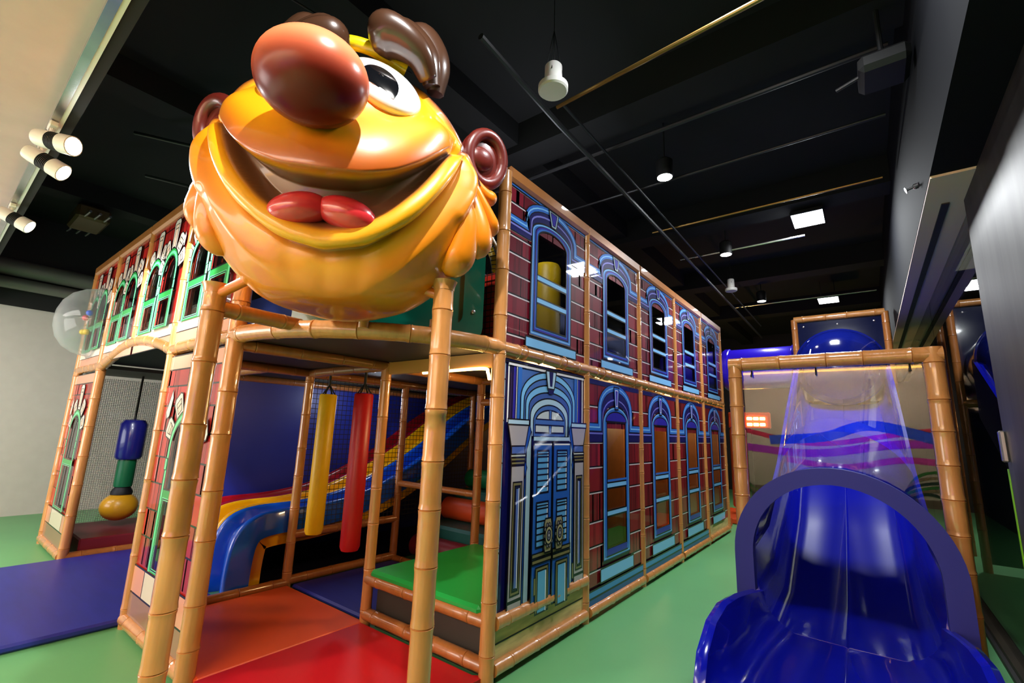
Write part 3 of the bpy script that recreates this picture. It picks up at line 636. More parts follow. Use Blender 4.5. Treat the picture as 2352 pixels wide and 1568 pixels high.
# ------------------------------------------------------------------ giant head
FA = math.radians(-42)
Fv = np.array([math.cos(FA), math.sin(FA), 0]); Sv = np.array([-math.sin(FA), math.cos(FA), 0]); Zv = np.array([0, 0, 1.])
RAD = np.array([.62, .66, .68])
def hw(p): p = np.asarray(p, float); return np.array(HEAD)+np.outer(p[..., 0].ravel(), Fv)+np.outer(p[..., 1].ravel(), Sv)+np.outer(p[..., 2].ravel(), Zv)
def hw1(p): return Vector(hw(np.array([p]))[0])
def sst(x, a, b): t = np.clip((x-a)/(b-a), 0, 1); return t*t*(3-2*t)
KU = ([0, 14, 26, 36, 45, 52, 60, 180], [-19, -18, -14, -7.5, 0, 6, 12, 12])
KL = ([0, 13.5, 28, 39, 46, 52, 60, 180], [-34.5, -32.5, -24.5, -13.5, -4, 5, 12, 12])
KC = ([0, 22, 40, 54.5, 64, 70, 180], [-45, -41, -29, -9, 8, 20, 20])
_x = np.linspace(-180, 180, 1441); _g = np.exp(-(np.arange(-40, 41)*.25/3.5)**2); _g /= _g.sum()
def smc(K): return np.convolve(np.interp(np.abs(_x)*1.12, *K), _g, 'same')
_U, _L, _C = smc(KU), smc(KL), smc(KC)
def head_disp(A, E):
    """relief (metres along the normal) and paint colour of the head at azimuth A, elevation E (degrees)"""
    aa = np.abs(A); up = np.interp(A, _x, _U); lo = np.interp(A, _x, _L); cr_ = np.interp(A, _x, _C)
    D = np.zeros_like(A)
    fr_ = np.clip(1-(aa/60)**2, 0, 1)
    # muzzle above the upper lip
    t = np.clip((E-up)/32, 0, 1)
    mz = .105*fr_**1.1*sst(E-up, -1.0, 3.2)*(1-sst(t, .1, 1.0))
    D += mz
    # cheeks outside the muzzle
    for s in (-1, 1): D += .022*np.exp(-(((A-s*42)/12)**2+((E-14)/8)**2))
    # mouth cavity
    inside = sst(up-E, -1.2, 2.4)*sst(E-lo, -1.2, 2.6)*(aa < 52)
    D -= .085*inside*np.clip(1-(aa/54)**4, 0, 1)
    # lower lip roll
    tl = np.clip((lo-E)/np.maximum(lo-cr_, 1), 0, 1); inl = (E < lo)*(E > cr_)
    D += inl*.075*np.sin(PI*np.clip(tl*.93+.07, 0, 1))**.8*np.clip(1-(aa/72)**4, 0, 1)
    # crease below the lip and the chin
    D -= .022*np.exp(-((E-cr_)/2.6)**2)*(aa < 66)
    D += .075*sst(cr_-E, 0, 18)*np.clip(1-(aa/115)**2, 0, 1)*(1-sst(-E, 55, 85))
    # curl of the cheek round each corner of the mouth
    pl = np.array([(58, -14), (62, -4), (63, 6), (60.5, 14), (55, 18.5), (49, 18.5)], float); best = np.full(A.shape, 1e9); par = np.zeros(A.shape)
    for i in range(len(pl)-1):
        p, q = pl[i], pl[i+1]; d = q-p; tt = np.clip(((aa-p[0])*d[0]+(E-p[1])*d[1])/(d@d), 0, 1)
        dd = np.hypot(aa-p[0]-tt*d[0], E-p[1]-tt*d[1]); m = dd < best; best[m] = dd[m]; par[m] = (i+tt[m])/(len(pl)-1)
    D += .04*np.exp(-(best/3.6)**2)*np.sin(PI*np.clip(par*.8+.2, 0, 1))
    D -= .02*np.exp(-(np.hypot(aa-53, E-12)/3.5)**2)
    # brow ridge, forehead band
    D += .03*np.exp(-((E-64)/6)**2)*np.exp(-(A/40)**2)
    # paint: airbrushed orange, deepened where shade falls under the nose
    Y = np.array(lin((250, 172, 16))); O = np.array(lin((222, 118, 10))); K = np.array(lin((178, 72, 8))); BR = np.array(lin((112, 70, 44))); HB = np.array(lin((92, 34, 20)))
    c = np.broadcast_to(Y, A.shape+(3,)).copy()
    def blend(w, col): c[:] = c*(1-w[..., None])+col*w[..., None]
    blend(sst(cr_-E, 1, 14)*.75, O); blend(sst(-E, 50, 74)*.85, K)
    blend(np.clip(sst(t, 0, .1)*(1-sst(t, .05, .62)), 0, 1)*(aa < 55)*.95*np.minimum(1, fr_*1.5), K)  # airbrushing and the nose's shade, both painted onto the muzzle
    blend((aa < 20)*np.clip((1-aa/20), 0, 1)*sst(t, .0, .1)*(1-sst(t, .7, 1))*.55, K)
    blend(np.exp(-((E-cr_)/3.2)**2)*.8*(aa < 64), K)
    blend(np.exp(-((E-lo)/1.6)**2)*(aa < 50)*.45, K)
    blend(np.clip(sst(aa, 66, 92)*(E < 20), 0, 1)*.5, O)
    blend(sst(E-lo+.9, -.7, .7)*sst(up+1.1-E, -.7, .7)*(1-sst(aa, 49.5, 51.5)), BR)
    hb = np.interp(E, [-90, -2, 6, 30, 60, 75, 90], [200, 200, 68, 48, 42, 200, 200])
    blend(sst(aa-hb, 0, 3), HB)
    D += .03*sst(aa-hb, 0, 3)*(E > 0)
    return D, c
hd = thing('cartoon_head_sculpture', 'giant glossy yellow smiling cartoon head with bulbous orange nose', 'sculpture', tuple(HEAD-Vector((0, 0, .68))))
az = np.unique(np.concatenate([np.arange(-180, -84, 4), np.arange(-84, 84.01, .45), np.arange(84, 180, 4)])); el = np.unique(np.concatenate([np.arange(-88, -58, 2), np.arange(-58, 30, .36), np.arange(30, 89, 1.6)]))
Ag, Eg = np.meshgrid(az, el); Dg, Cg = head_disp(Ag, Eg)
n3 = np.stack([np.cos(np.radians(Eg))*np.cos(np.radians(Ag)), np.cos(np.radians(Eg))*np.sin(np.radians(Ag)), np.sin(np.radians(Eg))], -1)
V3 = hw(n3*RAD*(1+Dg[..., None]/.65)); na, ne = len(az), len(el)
I = np.arange(na*ne).reshape(ne, na); J = np.roll(I, -1, 1)
F4 = np.stack([I[:-1], J[:-1], J[1:], I[1:]], -1).reshape(-1, 4).tolist()
F4 += [tuple(I[0][::-1]), tuple(I[-1])]
me = bpy.data.meshes.new('face'); me.from_pydata(V3.tolist(), [], F4)
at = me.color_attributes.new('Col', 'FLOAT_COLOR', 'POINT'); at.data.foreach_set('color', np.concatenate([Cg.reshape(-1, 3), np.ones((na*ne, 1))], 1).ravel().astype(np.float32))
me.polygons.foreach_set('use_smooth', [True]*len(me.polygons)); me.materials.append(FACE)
def kid(o, parent):
    COL.objects.link(o); o.parent = parent; o.matrix_parent_inverse = parent.matrix_basis.inverted(); return o
kid(bpy.data.objects.new('face', me), hd)
def pmat(name, rgb, rough=.3, coat=.7, **k): return mat(name, rgb, rough, coat, **k)
def ellipsoid(name, c, axes, ex, m, parent, nu=40, nv=24, fn=None, colfn=None):
    """ellipsoid at local centre c, axes = three local unit vectors, ex = semi axes"""
    c = np.array(c, float); ax = [np.array(a, float)/np.linalg.norm(a) for a in axes]; vs = []; pr = []
    for j in range(nv+1):
        th = PI*j/nv
        for i in range(nu):
            ph = 2*PI*i/nu; q = np.array([math.sin(th)*math.cos(ph), math.sin(th)*math.sin(ph), math.cos(th)])
            if fn is not None: q = fn(q)
            pr.append(q); vs.append(hw1(c+ax[0]*q[0]*ex[0]+ax[1]*q[1]*ex[1]+ax[2]*q[2]*ex[2]))
    fs = [(j*nu+i, j*nu+(i+1) % nu, (j+1)*nu+(i+1) % nu, (j+1)*nu+i) for j in range(nv) for i in range(nu)]
    b = MB(); b.add(vs, fs); o = b.obj(name, m, parent, True, angle=80)
    if colfn:
        a_ = o.data.color_attributes.new('Col', 'FLOAT_COLOR', 'POINT'); a_.data.foreach_set('color', [t for q in pr for t in tuple(lin(colfn(q)))+(1,)])
    return o
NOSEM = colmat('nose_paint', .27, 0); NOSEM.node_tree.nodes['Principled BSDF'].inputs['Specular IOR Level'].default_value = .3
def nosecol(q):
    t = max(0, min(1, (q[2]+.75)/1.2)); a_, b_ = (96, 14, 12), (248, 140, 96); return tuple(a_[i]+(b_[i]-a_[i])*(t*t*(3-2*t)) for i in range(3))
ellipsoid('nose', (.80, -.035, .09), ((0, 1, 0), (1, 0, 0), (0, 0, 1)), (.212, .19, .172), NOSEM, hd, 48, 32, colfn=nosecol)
EYEW = pmat('eye_white', (244, 246, 248), .25); EYEB = pmat('pupil_black', (10, 12, 16), .15, 1)
BROWM = pmat('brow_brown', (66, 42, 28), .3); EARM = pmat('ear_brown', (98, 30, 22), .35, .4, bump=.1, bscale=14); TUFTM = pmat('tuft_yellow', (232, 132, 12), .35, .6)
TONG = pmat('tongue_red', (206, 44, 52), .28, .8)
for s in (-1, 1):
    A0, E0 = math.radians(s*20), math.radians(34); nn = np.array([math.cos(E0)*math.cos(A0), math.cos(E0)*math.sin(A0), math.sin(E0)])
    ctr = nn*RAD*.965; ex_ = np.cross([0, 0, 1], nn); ex_ /= np.linalg.norm(ex_); ey_ = np.cross(nn, ex_)
    tl = math.radians(14*s); ax_ = ex_*math.cos(tl)+ey_*math.sin(tl); ay_ = ey_*math.cos(tl)-ex_*math.sin(tl); sem = (.172, .245, .08)
    e = ellipsoid('eye', ctr, (ax_, ay_, nn), sem, EYEW, hd, 40, 30)
    # pupil: a dark patch lying on the eyeball with a wedge cut out of its lower side
    pc = (-s*.40, -.42); pol = [(pc[0]+.46*math.cos(t), pc[1]+.50*math.sin(t)) for t in [math.radians(d) for d in range(-66, 176, 11)]]+[(pc[0]-.22, pc[1]-.12)]
    if s < 0: pol = [(2*pc[0]-x, y_) for x, y_ in pol]
    N_ = 12; vs = [] ; fs = []
    for r_ in range(1, N_+1):
        for x, y_ in pol:
            k = r_/N_; X, Y_ = pc[0]+.05*s+(x-pc[0]-.05*s)*k, pc[1]+.1+(y_-pc[1]-.1)*k; Zz = math.sqrt(max(0, 1-X*X-Y_*Y_)); vs.append(hw1(ctr+ax_*sem[0]*X+ay_*sem[1]*Y_+nn*(sem[2]*Zz+.004)))
    n_ = len(pol); vs.append(hw1(ctr+ax_*sem[0]*(pc[0]+.05*s)+ay_*sem[1]*(pc[1]+.1)+nn*(sem[2]*.97+.004)))
    fs = [(r_*n_+i, r_*n_+(i+1) % n_, (r_+1)*n_+(i+1) % n_, (r_+1)*n_+i) for r_ in range(N_-1) for i in range(n_)]+[(i, (i+1) % n_, len(vs)-1) for i in range(n_)]
    b = MB(); b.add(vs, fs); b.obj('pupil', EYEB, e, True, angle=80)
def lowered(pts, s): return pts if s > 0 else [(p[0]-.02, p[1]+.08, p[2]-.075) for p in pts]
def lobe(name, pts, r, m, parent, flat=.75, up=None, prof=None, n=18):
    Q = catmull(pts, 7); k = len(Q); R_ = []
    for i in range(k):
        t = i/(k-1); w = (prof or (lambda t: min(1, .45+.75*t)*math.sqrt(max(0, 1-max(0, (t-.72)/.28)**2))))(t); R_.append(max(.002, r*w))
    b = MB(); b.tube([hw1(p) for p in Q], R_, n, True, flat, up=(hw1(up)-HEAD) if up is not None else None); return b.obj(name, m, parent, True, angle=80)
for s in (-1, 1):
    w = s if s > 0 else -.89
    lobe('cheek_tuft', [(.22, w*.58, .20), (.16, w*.66, .10), (.10, w*.73, .06), (.05, w*.785, .085)], .06, TUFTM, hd, .8)
    lobe('cheek_tuft', [(.24, w*.60, .14), (.20, w*.68, .0), (.15, w*.745, -.10), (.10, w*.79, -.17)], .062, TUFTM, hd, .8)
    lobe('cheek_tuft', [(.26, w*.59, .08), (.24, w*.66, -.08), (.22, w*.70, -.22), (.17, w*.70, -.34)], .078, TUFTM, hd, .8)
    lobe('cheek_tuft', [(.28, w*.56, .02), (.28, w*.62, -.16), (.25, w*.61, -.33), (.20, w*.54, -.46)], .092, TUFTM, hd, .8)
    # brow: a fan of brown lobes over each eye
    lobe('eyebrow', lowered([(.36, s*.38, .54), (.44, s*.32, .61), (.46, s*.20, .665), (.43, s*.08, .66)], s), .111, BROWM, hd, .8)
    lobe('eyebrow', lowered([(.31, s*.40, .54), (.35, s*.36, .68), (.34, s*.26, .78), (.32, s*.13, .81)], s), .110, BROWM, hd, .8)
    lobe('eyebrow', lowered([(.26, s*.42, .54), (.29, s*.42, .69), (.28, s*.35, .82), (.26, s*.24, .88)], s), .110, BROWM, hd, .8)
    # ear: disc with a raised rolled rim and a raised lobe inside
    en = np.array([.80, s*.42, -.15]); en /= np.linalg.norm(en); eu = np.cross([0, 0, 1.], en); eu /= np.linalg.norm(eu); ev = np.cross(en, eu); ec = np.array([.10, .715, .29]) if s > 0 else np.array([.12, -.655, .25])
    er = ellipsoid('ear', ec-en*.03, (eu, ev, en), (.145, .17, .06), EARM, hd, 36, 20)
    ring = [ec+eu*math.cos(t)*.115+ev*math.sin(t)*.14+en*.018 for t in [2*PI*i/32 for i in range(33)]]
    b = MB(); b.tube([hw1(p) for p in ring], .036, 14, False); b.obj('ear_rim', EARM, er, True, angle=80)
    ellipsoid('inner_ear', ec-eu*s*.03-ev*.01+en*.01, (eu, ev, en), (.085, .07, .05), EARM, er, 28, 16)
lobe('forehead_band', [(.30, -.26, .62), (.36, -.08, .665), (.36, .08, .665), (.30, .26, .62)], .035, pmat('band_yellow', (236, 214, 12), .3), hd, 1.0, prof=lambda t: 1)
# tongue: two red swellings lying behind the lower lip
for s in (-1, 1):
    ellipsoid('tongue', (.515, s*.098-.01, -.325), ((0, 1, .16*-s), (1, 0, 0), (0, 0, 1)), (.13, .08, .074), TONG, hd, 30, 18)

# stand in front of the head
stand = thing('head_stand', 'two freestanding bamboo patterned posts with arms bracing the giant head', 'stand', (-.2, -1.2, 0))
FL = (-.635, -1.54); FRP = (.283, -.814)
for (x, y), h in ((FL, 2.19), (FRP, 2.25)):
    bamboo('post', [(x, y, 0), (x, y, h-.03)], .052, stand, seg=.26)
    b = MB(); q = [(.054, h-.05), (.056, h-.03), (.062, h-.012), (.068, h), (.03, h+.004)]; b.lathe(q, (x, y, 0), n=18); b.obj('post_cap', BAMBOO, stand, True)
hc = hw1((-.02, 0, -.42))
for (x, y), h in ((FL, 2.13), (FRP, 2.17)):
    tgt = hw1((.12, (-.36 if x < 0 else .36), -.50)); b = MB(); b.tube([(x, y, h), tgt], .026, 14); b.obj('head_arm', mat('orange_arm', (214, 112, 28), .35, .4) if 'orange_arm' not in MATS else MATS['orange_arm'], stand, True)
bamboo('brace', [(FL[0], FL[1], 2.07), (-.74, -1.03, 2.09)], .042, stand); bamboo('brace', [(FRP[0], FRP[1], 2.10), (-.10, -.46, 2.09)], .042, stand)

# green plastic box behind the head with a yellow hoop and nets
gb = thing('green_crawl_box', 'dark green moulded plastic box with bolts behind the giant head', 'crawl box', (-.72, -.36, 2.1))
def diag(u, v, z):                                                    # u to the right across the diagonal, v outward along it
    d = Vector((.7071, -.7071, 0)); s_ = Vector((.7071, .7071, 0)); return Vector((-.62, -.44, 0))+s_*u+d*v+Vector((0, 0, z))
pol = [];
for (x, z, a0) in ((.52, 2.80, 0), (-.52, 2.80, 90), (-.52, 2.20, 180), (.52, 2.20, 270)):
    pol += [(x+.09*math.cos(math.radians(a0+t)), z+.09*math.sin(math.radians(a0+t))) for t in (0, 22, 45, 68, 90)]
b = MB(); b.prism(pol, -.45, .10, lambda u, v, q: diag(u, q, v)); b.obj('box_shell', DKGREEN, gb)
b = MB(); b.prism([(u*1.03, 2.5+(z-2.5)*1.04) for u, z in pol], .085, .13, lambda u, v, q: diag(u, q, v), holes=[[(u*.8, 2.5+(z-2.5)*.76) for u, z in pol]]); b.obj('box_flange', DKGREEN, gb)
for u, z in ((.56, 2.3), (.56, 2.7), (-.56, 2.3), (0, 2.14)):
    b = MB(); b.lathe([(.014, 0), (.014, .008), (.004, .012)], diag(u, .13, z), (.7071, -.7071, 0), 10); b.obj('bolt', SILVER, gb, True)
hp = thing('net_hoop', 'yellow hoop covered with black net beside the green box', 'hoop', (-.35, .15, 2.1))
ctr = diag(.30, -.34, 2.74); b = MB(); M_ = 40
ring = [ctr+Vector((.7071, .7071, 0))*(.46*math.cos(t))+Vector((0, 0, .50*math.sin(t))) for t in [2*PI*i/M_ for i in range(M_+1)]]
b.tube(ring, .05, 12, False); b.obj('hoop_tube', YELLOW, hp, True)
for dv, k in ((.055, 1.0), (-.0, 1.1)):
    b = MB(); b.tube([ctr+(p-ctr)*k+Vector((.7071, -.7071, 0))*dv for p in ring], .006, 6, False); b.obj('net_cord', BLK, hp)
b = MB()
for i in range(0, M_*2):
    t = 2*PI*i/(M_*2); o_ = Vector((.7071, .7071, 0))*math.cos(t)*.46+Vector((0, 0, .5*math.sin(t))); b.tube([ctr+o_*.88+Vector((.04, -.04, 0)), ctr+o_+Vector((.042, -.042, 0)), ctr+o_*1.12], .004, 5, False)
o = b.obj('net_cord', BLK, hp); o['kind'] = 'stuff'
rp = thing('red_net_panel', 'small red panel behind black netting left of the corner post', 'panel', (-.3, .1, 2.08))
b = MB(); b.box((-.42, .10, 2.09), (-.05, .13, 2.66)); b.obj('red_board', mat('red_board', (190, 44, 28), .5), rp)
netplane('black_netting', NETB, (-.42, .06, 2.09), (.37, 0, 0), (0, 0, .57), rp)
tag(MB().lathe([(.0, 2.08), (.14, 2.08), (.15, 2.1), (.15, 3.2), (.13, 3.24), (.0, 3.25)], (-.6, 1.48, 0), n=24).obj('padded_column', YELLOW, None, True), 'yellow padded column seen through the first upper brick window', 'column')

# ------------------------------------------------------------------ mats and pads
def pad(name, label, a, b_, m, cat='mat', r=.015, group=None):
    bb = MB(); bb.rbox(a, b_, r); o = bb.obj(name, m, None, True, angle=25); return tag(o, label, cat, group)
# chamfer corner mat
b = MB(); pol = [(-1.2, -.05), (-1.2, LY*.985)]+[(p[0]*.99, p[1]*.99) for p in cr[1:]]+[(-.07, -.05)]
b.prism(pol, .003, .045, lambda u, v, q: (u, v, q)); tag(b.obj('floor_mat', RED), 'glossy red floor mat with a curved front under the giant head', 'mat')
pad('floor_mat', 'orange floor mat left of the red one', (-2.39, LY+.03, .003), (-1.205, -.01, .045), ORANGE)
pad('floor_mat', 'blue floor mat below the hanging punch bags', (-2.39, .03, .003), (-1.27, 1.17, .045), NAVY)
pad('floor_mat', 'large blue folding mat lying out through the arched entrance', (-4.74, -3.4, .003), (-2.50, -.56, .055), NAVY)
pad('floor_mat', 'thick maroon mat inside the arched entrance under the hanging ball', (-5.9, LY+.12, .003), (-4.86, .0, .20), MAROON)
pad('padded_platform', 'bright green padded platform in the corner bay beside the door panel', (-1.17, -.03, .36), (-.055, 1.17, .42), GREENP, 'platform', .02)
b = MB(); b.box((-1.16, .05, .0), (-.05, 1.2, .30)); tag(b.obj('infill', mat('dark_infill', (50, 44, 39), .7)), 'added dark infill below the green platform, standing in for dark brown floor', 'infill')  # added box in place of dark brown floor
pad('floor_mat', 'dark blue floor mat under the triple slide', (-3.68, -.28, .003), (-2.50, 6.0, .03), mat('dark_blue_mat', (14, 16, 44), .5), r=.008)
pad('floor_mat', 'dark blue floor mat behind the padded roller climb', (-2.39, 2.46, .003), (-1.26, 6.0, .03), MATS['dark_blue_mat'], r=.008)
# padded roller steps
def roller(label, y, z, r, m, x0=-2.36, x1=-1.28):
    bb = MB(); L = x1-x0; bb.lathe([(.0, 0), (r*.8, 0), (r, .03), (r, L-.03), (r*.8, L), (.0, L)], (x0, y, z), (1, 0, 0), 22)
    tag(bb.obj('padded_roller', m, None, True), label, 'roller')
roller('dark red padded roller, lowest of the climb', 1.47, .17, .12, MAROON, -2.36); roller('orange padded roller in the middle of the climb', 1.95, .53, .13, ORANGE); roller('green padded roller at the top of the climb', 2.35, .86, .12, DGREEN)
pad('padded_step', 'teal padded step between the dark red and orange rollers', (-2.36, 1.55, .003), (-1.28, 2.05, .40), TEAL, 'step', .03)
pad('padded_step', 'teal padded step between the orange and green rollers', (-2.36, 2.07, .003), (-1.28, 2.43, .74), TEAL, 'step', .03)
for i, (y0, m, l) in enumerate(((2.6, GREENP, 'lime'), (4.9, ORANGE, 'orange'))):
    pad('floor_mat', l+' mat inside, seen low through the far brick windows', (-1.15, y0, .003), (-.06, y0+1.8, .16), m)

# ------------------------------------------------------------------ triple slide
ts = thing('triple_slide', 'three lane plastic slide in red, yellow and blue behind the tube posts', 'slide', (-3.1, -.45, 0))
path = catmull([(0, 3.75, 2.06), (0, 3.3, 2.03), (0, 2.55, 1.70), (0, 1.83, 1.24), (0, 1.26, .95), (0, .77, .77), (0, .3, .70), (0, -.15, .685), (0, -.36, .63), (0, -.47, .50), (0, -.51, .30), (0, -.52, .0)], 6)
def lane(x0, w, m, name, z=0.0, sk=.20):
    sec = [(0, -sk), (0, -.01), (.02, .012), (.05, .012), (.07, -.01), (.10, -.10), (w/2, -.125), (w-.10, -.10), (w-.07, -.01), (w-.05, .012), (w-.02, .012), (w, -.01), (w, -sk)]
    n = len(sec); vs = []
    for i, p in enumerate(path):
        t = (path[min(i+1, len(path)-1)]-path[max(i-1, 0)]).normalized(); nn = Vector((0, t.z, -t.y))
        if nn.z < 0 and i < len(path)*.5: nn = -nn
        if i > 0 and nn.dot(prev) < 0: nn = -nn
        prev = nn
        for u, h in sec: q = p+nn*(h+z); vs.append((x0+u, q.y, max(.0, q.z)))
    fs = [(i*n+k, i*n+(k+1) % n, (i+1)*n+(k+1) % n, (i+1)*n+k) for i in range(len(path)-1) for k in range(n)]
    bb = MB(); bb.add(vs, fs); return bb.obj(name, m, ts, True, angle=50)
lane(-2.90, .42, SLB, 'slide_lane')['label'] = 'blue lane'; lane(-3.30, .40, SLY, 'slide_lane')['label'] = 'yellow lane'; lane(-3.69, .39, SLR, 'slide_lane')['label'] = 'red lane'
n = 4; vs = []; prev = None
for i, p in enumerate(path):
    t = (path[min(i+1, len(path)-1)]-path[max(i-1, 0)]).normalized(); nn = Vector((0, t.z, -t.y))
    if (prev is None and nn.z < 0) or (prev is not None and nn.dot(prev) < 0): nn = -nn
    prev = nn
    for u, h in ((-3.66, -.2), (-2.52, -.2), (-2.52, -.31), (-3.66, -.31)): q = p+nn*h; vs.append((u, q.y, max(0, q.z)))
b = MB(); b.add(vs, [(i*4+k, i*4+(k+1) % 4, (i+1)*4+(k+1) % 4, (i+1)*4+k) for i in range(len(path)-1) for k in range(4)]); b.obj('underframe', SLY, ts, True, angle=50)

# ------------------------------------------------------------------ hanging bags and ball
def bag(label, x, y, z0, z1, r, m):
    t = thing('punch_bag', label, 'punch bag', (x, y, z0), 'punch bags'); b = MB(); b.lathe([(0, z0), (r*.85, z0), (r, z0+.03), (r, z1-.01), (r*.9, z1), (0, z1)], (x, y, 0), n=24); b.obj('bag_body', m, t, True)
    for k in range(4):
        a_ = PI/2*k+.5; bb = MB(); bb.tube([(x+r*.9*math.cos(a_), y+r*.9*math.sin(a_), z1-.01), (x, y, z1+.09)], .007, 6); bb.obj('strap', BLK, t)
    bb = MB(); bb.tube([(x, y, z1+.08), (x, y, 1.97)], .012, 8); bb.obj('hanger', BLK, t)
bag('yellow cylindrical punch bag hanging from black straps', -2.07, .0, .535, 1.78, .078, YELLOW)
bag('red cylindrical punch bag hanging from black straps', -1.505, .0, .495, 1.775, .08, RED)
t = thing('hanging_toy', 'hanging padded toy of blue and green drums over a yellow ball', 'hanging toy', (-5.45, -.62, .4)); x, y = -5.45, -.62
b = MB(); b.lathe([(0, .98), (.12, .99), (.14, 1.02), (.14, 1.42), (.11, 1.47), (0, 1.49)], (x, y, 0), n=22); b.obj('blue_drum', mat('blue_plastic', (28, 30, 120), .3, .5), t, True)
b = MB(); b.lathe([(0, .66), (.09, .66), (.095, .68), (.095, .96), (.09, .99), (0, .99)], (x, y, 0), n=22); b.obj('green_drum', DGREEN, t, True)
b = MB(); b.lathe([(0, .56), (.11, .57), (.11, .60), (.07, .67), (0, .67)], (x, y, 0), n=20); b.obj('collar', BLK, t, True)
b = MB(); b.lathe([(.19*math.sin(q), .425-.165*math.cos(q)) for q in [PI*i/16 for i in range(17)]], (x, y, 0), n=28); b.obj('yellow_ball', mat('yellow_ball', (222, 160, 30), .35, .4), t, True)
b = MB(); b.tube([(x, y, 1.48), (x, y, 2.03)], .012, 8); b.obj('hanger', BLK, t)

# bubble window on the far gothic panel
bw = thing('bubble_window', 'clear acrylic bubble dome on the far left gothic panel', 'bubble window', (-5.4, FY-.02, 2.1))
b = MB(); b.lathe([(.42, 0), (.415, .06), (.385, .16), (.32, .26), (.22, .33), (.11, .365), (.005, .375)], (-5.42, FY-.012, 2.62), (0, -1, 0), 36); b.f = b.f[:-2]; b.c = b.c[:-2]; b.obj('dome', BUBBLE, bw, True)
b = MB(); b.tube([(-5.42+.43*math.cos(q), FY-.015, 2.62+.43*math.sin(q)) for q in [2*PI*i/36 for i in range(37)]], .014, 8, False); b.obj('dome_rim', CLEARP, bw, True)
for i, (c_, q) in enumerate((((240, 200, 20), (-5.5, 2.5)), ((40, 90, 220), (-5.35, 2.72)), ((226, 60, 90), (-5.52, 2.68)), ((240, 200, 20), (-5.3, 2.48)))):
    b = MB(); b.lathe([(.035*math.sin(t_), -.035*math.cos(t_)) for t_ in [PI*j/8 for j in range(9)]], (q[0], FY-.10, q[1]), n=12); b.obj('coloured_bead', mat('bead_%d' % i, c_, .3), bw, True)

# ------------------------------------------------------------------ tube slide on the right
tf = thing('bamboo_portal', 'square bamboo patterned frame holding a clear panel round the tube slide', 'slide frame', (1.75, 1.6, 0)); FYY = 1.6; xa, xb = 1.155, 2.345
bamboo('post', [(xa, FYY, 0), (xa, FYY, 2.10)], .05, tf, seg=.24); bamboo('post', [(xb, FYY, 0), (xb, FYY, 2.13)], .055, tf, seg=.22)
bamboo('rail', [(xa-.04, FYY, 2.085), (xb+.05, FYY, 2.085)], .052, tf, seg=.24)
RC, RH = 1.735, .57
ringin = lambda hw_, zt, zb: [(RC-hw_, zb)]+[(RC+hw_*math.cos(q), .70+(zt-.70)*math.sin(q)) for q in [PI-PI*i/30 for i in range(31)]]+[(RC+hw_, zb)]
b = MB(); b.prism([(xa+.03, .34), (xa+.03, 2.05), (xb-.03, 2.05), (xb-.03, .34), (RC+.55, .34)]+ringin(.55, 1.25, .34)[::-1][1:-1]+[(RC-.55, .34)], FYY+.02, FYY+.026, lambda u, v, q: (u, q, v)); b.obj('clear_panel', CLEARP, tf)
for x in (xa+.12, 1.7, xb-.12):
    b = MB(); b.tube([(x, FYY+.01, 2.03), (x, FYY-.02, 1.98)], .006, 6); b.obj('cable_tie', BLK, tf)
sl = thing('tube_slide', 'blue tube slide with a foam rimmed arched mouth and clear dome', 'slide', (RC, 1.2, 0))
o_ = ringin(.625, 1.325, .36); i_ = ringin(.505, 1.215, .36)
b = MB(); b.prism(o_+i_[::-1], 1.47, 1.56, lambda u, v, q: (u, q, v)); b.obj('foam_rim', FOAMB, sl)
def usweep(name, st, m, sides):                                       # st: (y, zfloor, halfwidth, wallheight)
    vs = []; n = None
    for y, z, h, wl in st:
        sec = [(-h-.055, z+wl-.03), (-h-.05, z+wl), (-h-.02, z+wl+.015), (-h+.01, z+wl), (-h+.02, z+wl*.6), (-h+.06, z+.07), (-h+.13, z+.012), (-h+.2, z), (-.012, z-.004), (0, z-.012), (.012, z-.004), (h-.2, z), (h-.13, z+.012), (h-.06, z+.07), (h-.02, z+wl*.6), (h-.01, z+wl), (h+.02, z+wl+.015), (h+.05, z+wl), (h+.055, z+wl-.03), (h+.06, max(0, z-.16)), (-h-.06, max(0, z-.16))]
        n = len(sec); vs += [(RC+u, y, v) for u, v in sec]
    fs = [(i*n+k, i*n+(k+1) % n, (i+1)*n+(k+1) % n, (i+1)*n+k) for i in range(len(st)-1) for k in range(n)]+[tuple(range(n)), tuple((len(st)-1)*n+k for k in range(n))]
    bb = MB(); bb.add(vs, fs); return bb.obj(name, m, sl, True, angle=45)
usweep('run_out', [(.30, .10, .56, .10), (.42, .145, .565, .22), (.62, .165, .565, .30), (.85, .17, .56, .33), (1.12, .175, .545, .31), (1.35, .185, .525, .27), (1.46, .195, .50, .25), (1.60, .205, .485, .22)], TUBEB, 1)
usweep('chute', [(1.565, .205, .525, .50), (2.1, .30, .50, .50), (3.0, .75, .48, .52), (4.0, 1.35, .48, .52), (5.2, 2.0, .48, .52)], TUBEB, 1)
b = MB(); sv = []
for y, z in ((1.55, .0), (2.0, .03), (2.5, .16), (2.95, .36)):
    for k, p in enumerate(ringin(.54, 1.24, .36)[1:-1]): sv.append((p[0], y, p[1]+z))
sn = len(sv)//4; sv += [(RC+(x-RC)*.965, y, .7+(z-.7)*.965) for x, y, z in sv]; m3 = sn*4
b.add(sv, [(r*sn+k, r*sn+k+1, (r+1)*sn+k+1, (r+1)*sn+k) for r in (0, 1, 2) for k in range(sn-1)]+[(m3+r*sn+k, m3+r*sn+k+1, m3+(r+1)*sn+k+1, m3+(r+1)*sn+k) for r in (0, 1, 2) for k in range(sn-1)]); b.obj('mouth_sleeve', TUBEB, sl, True)
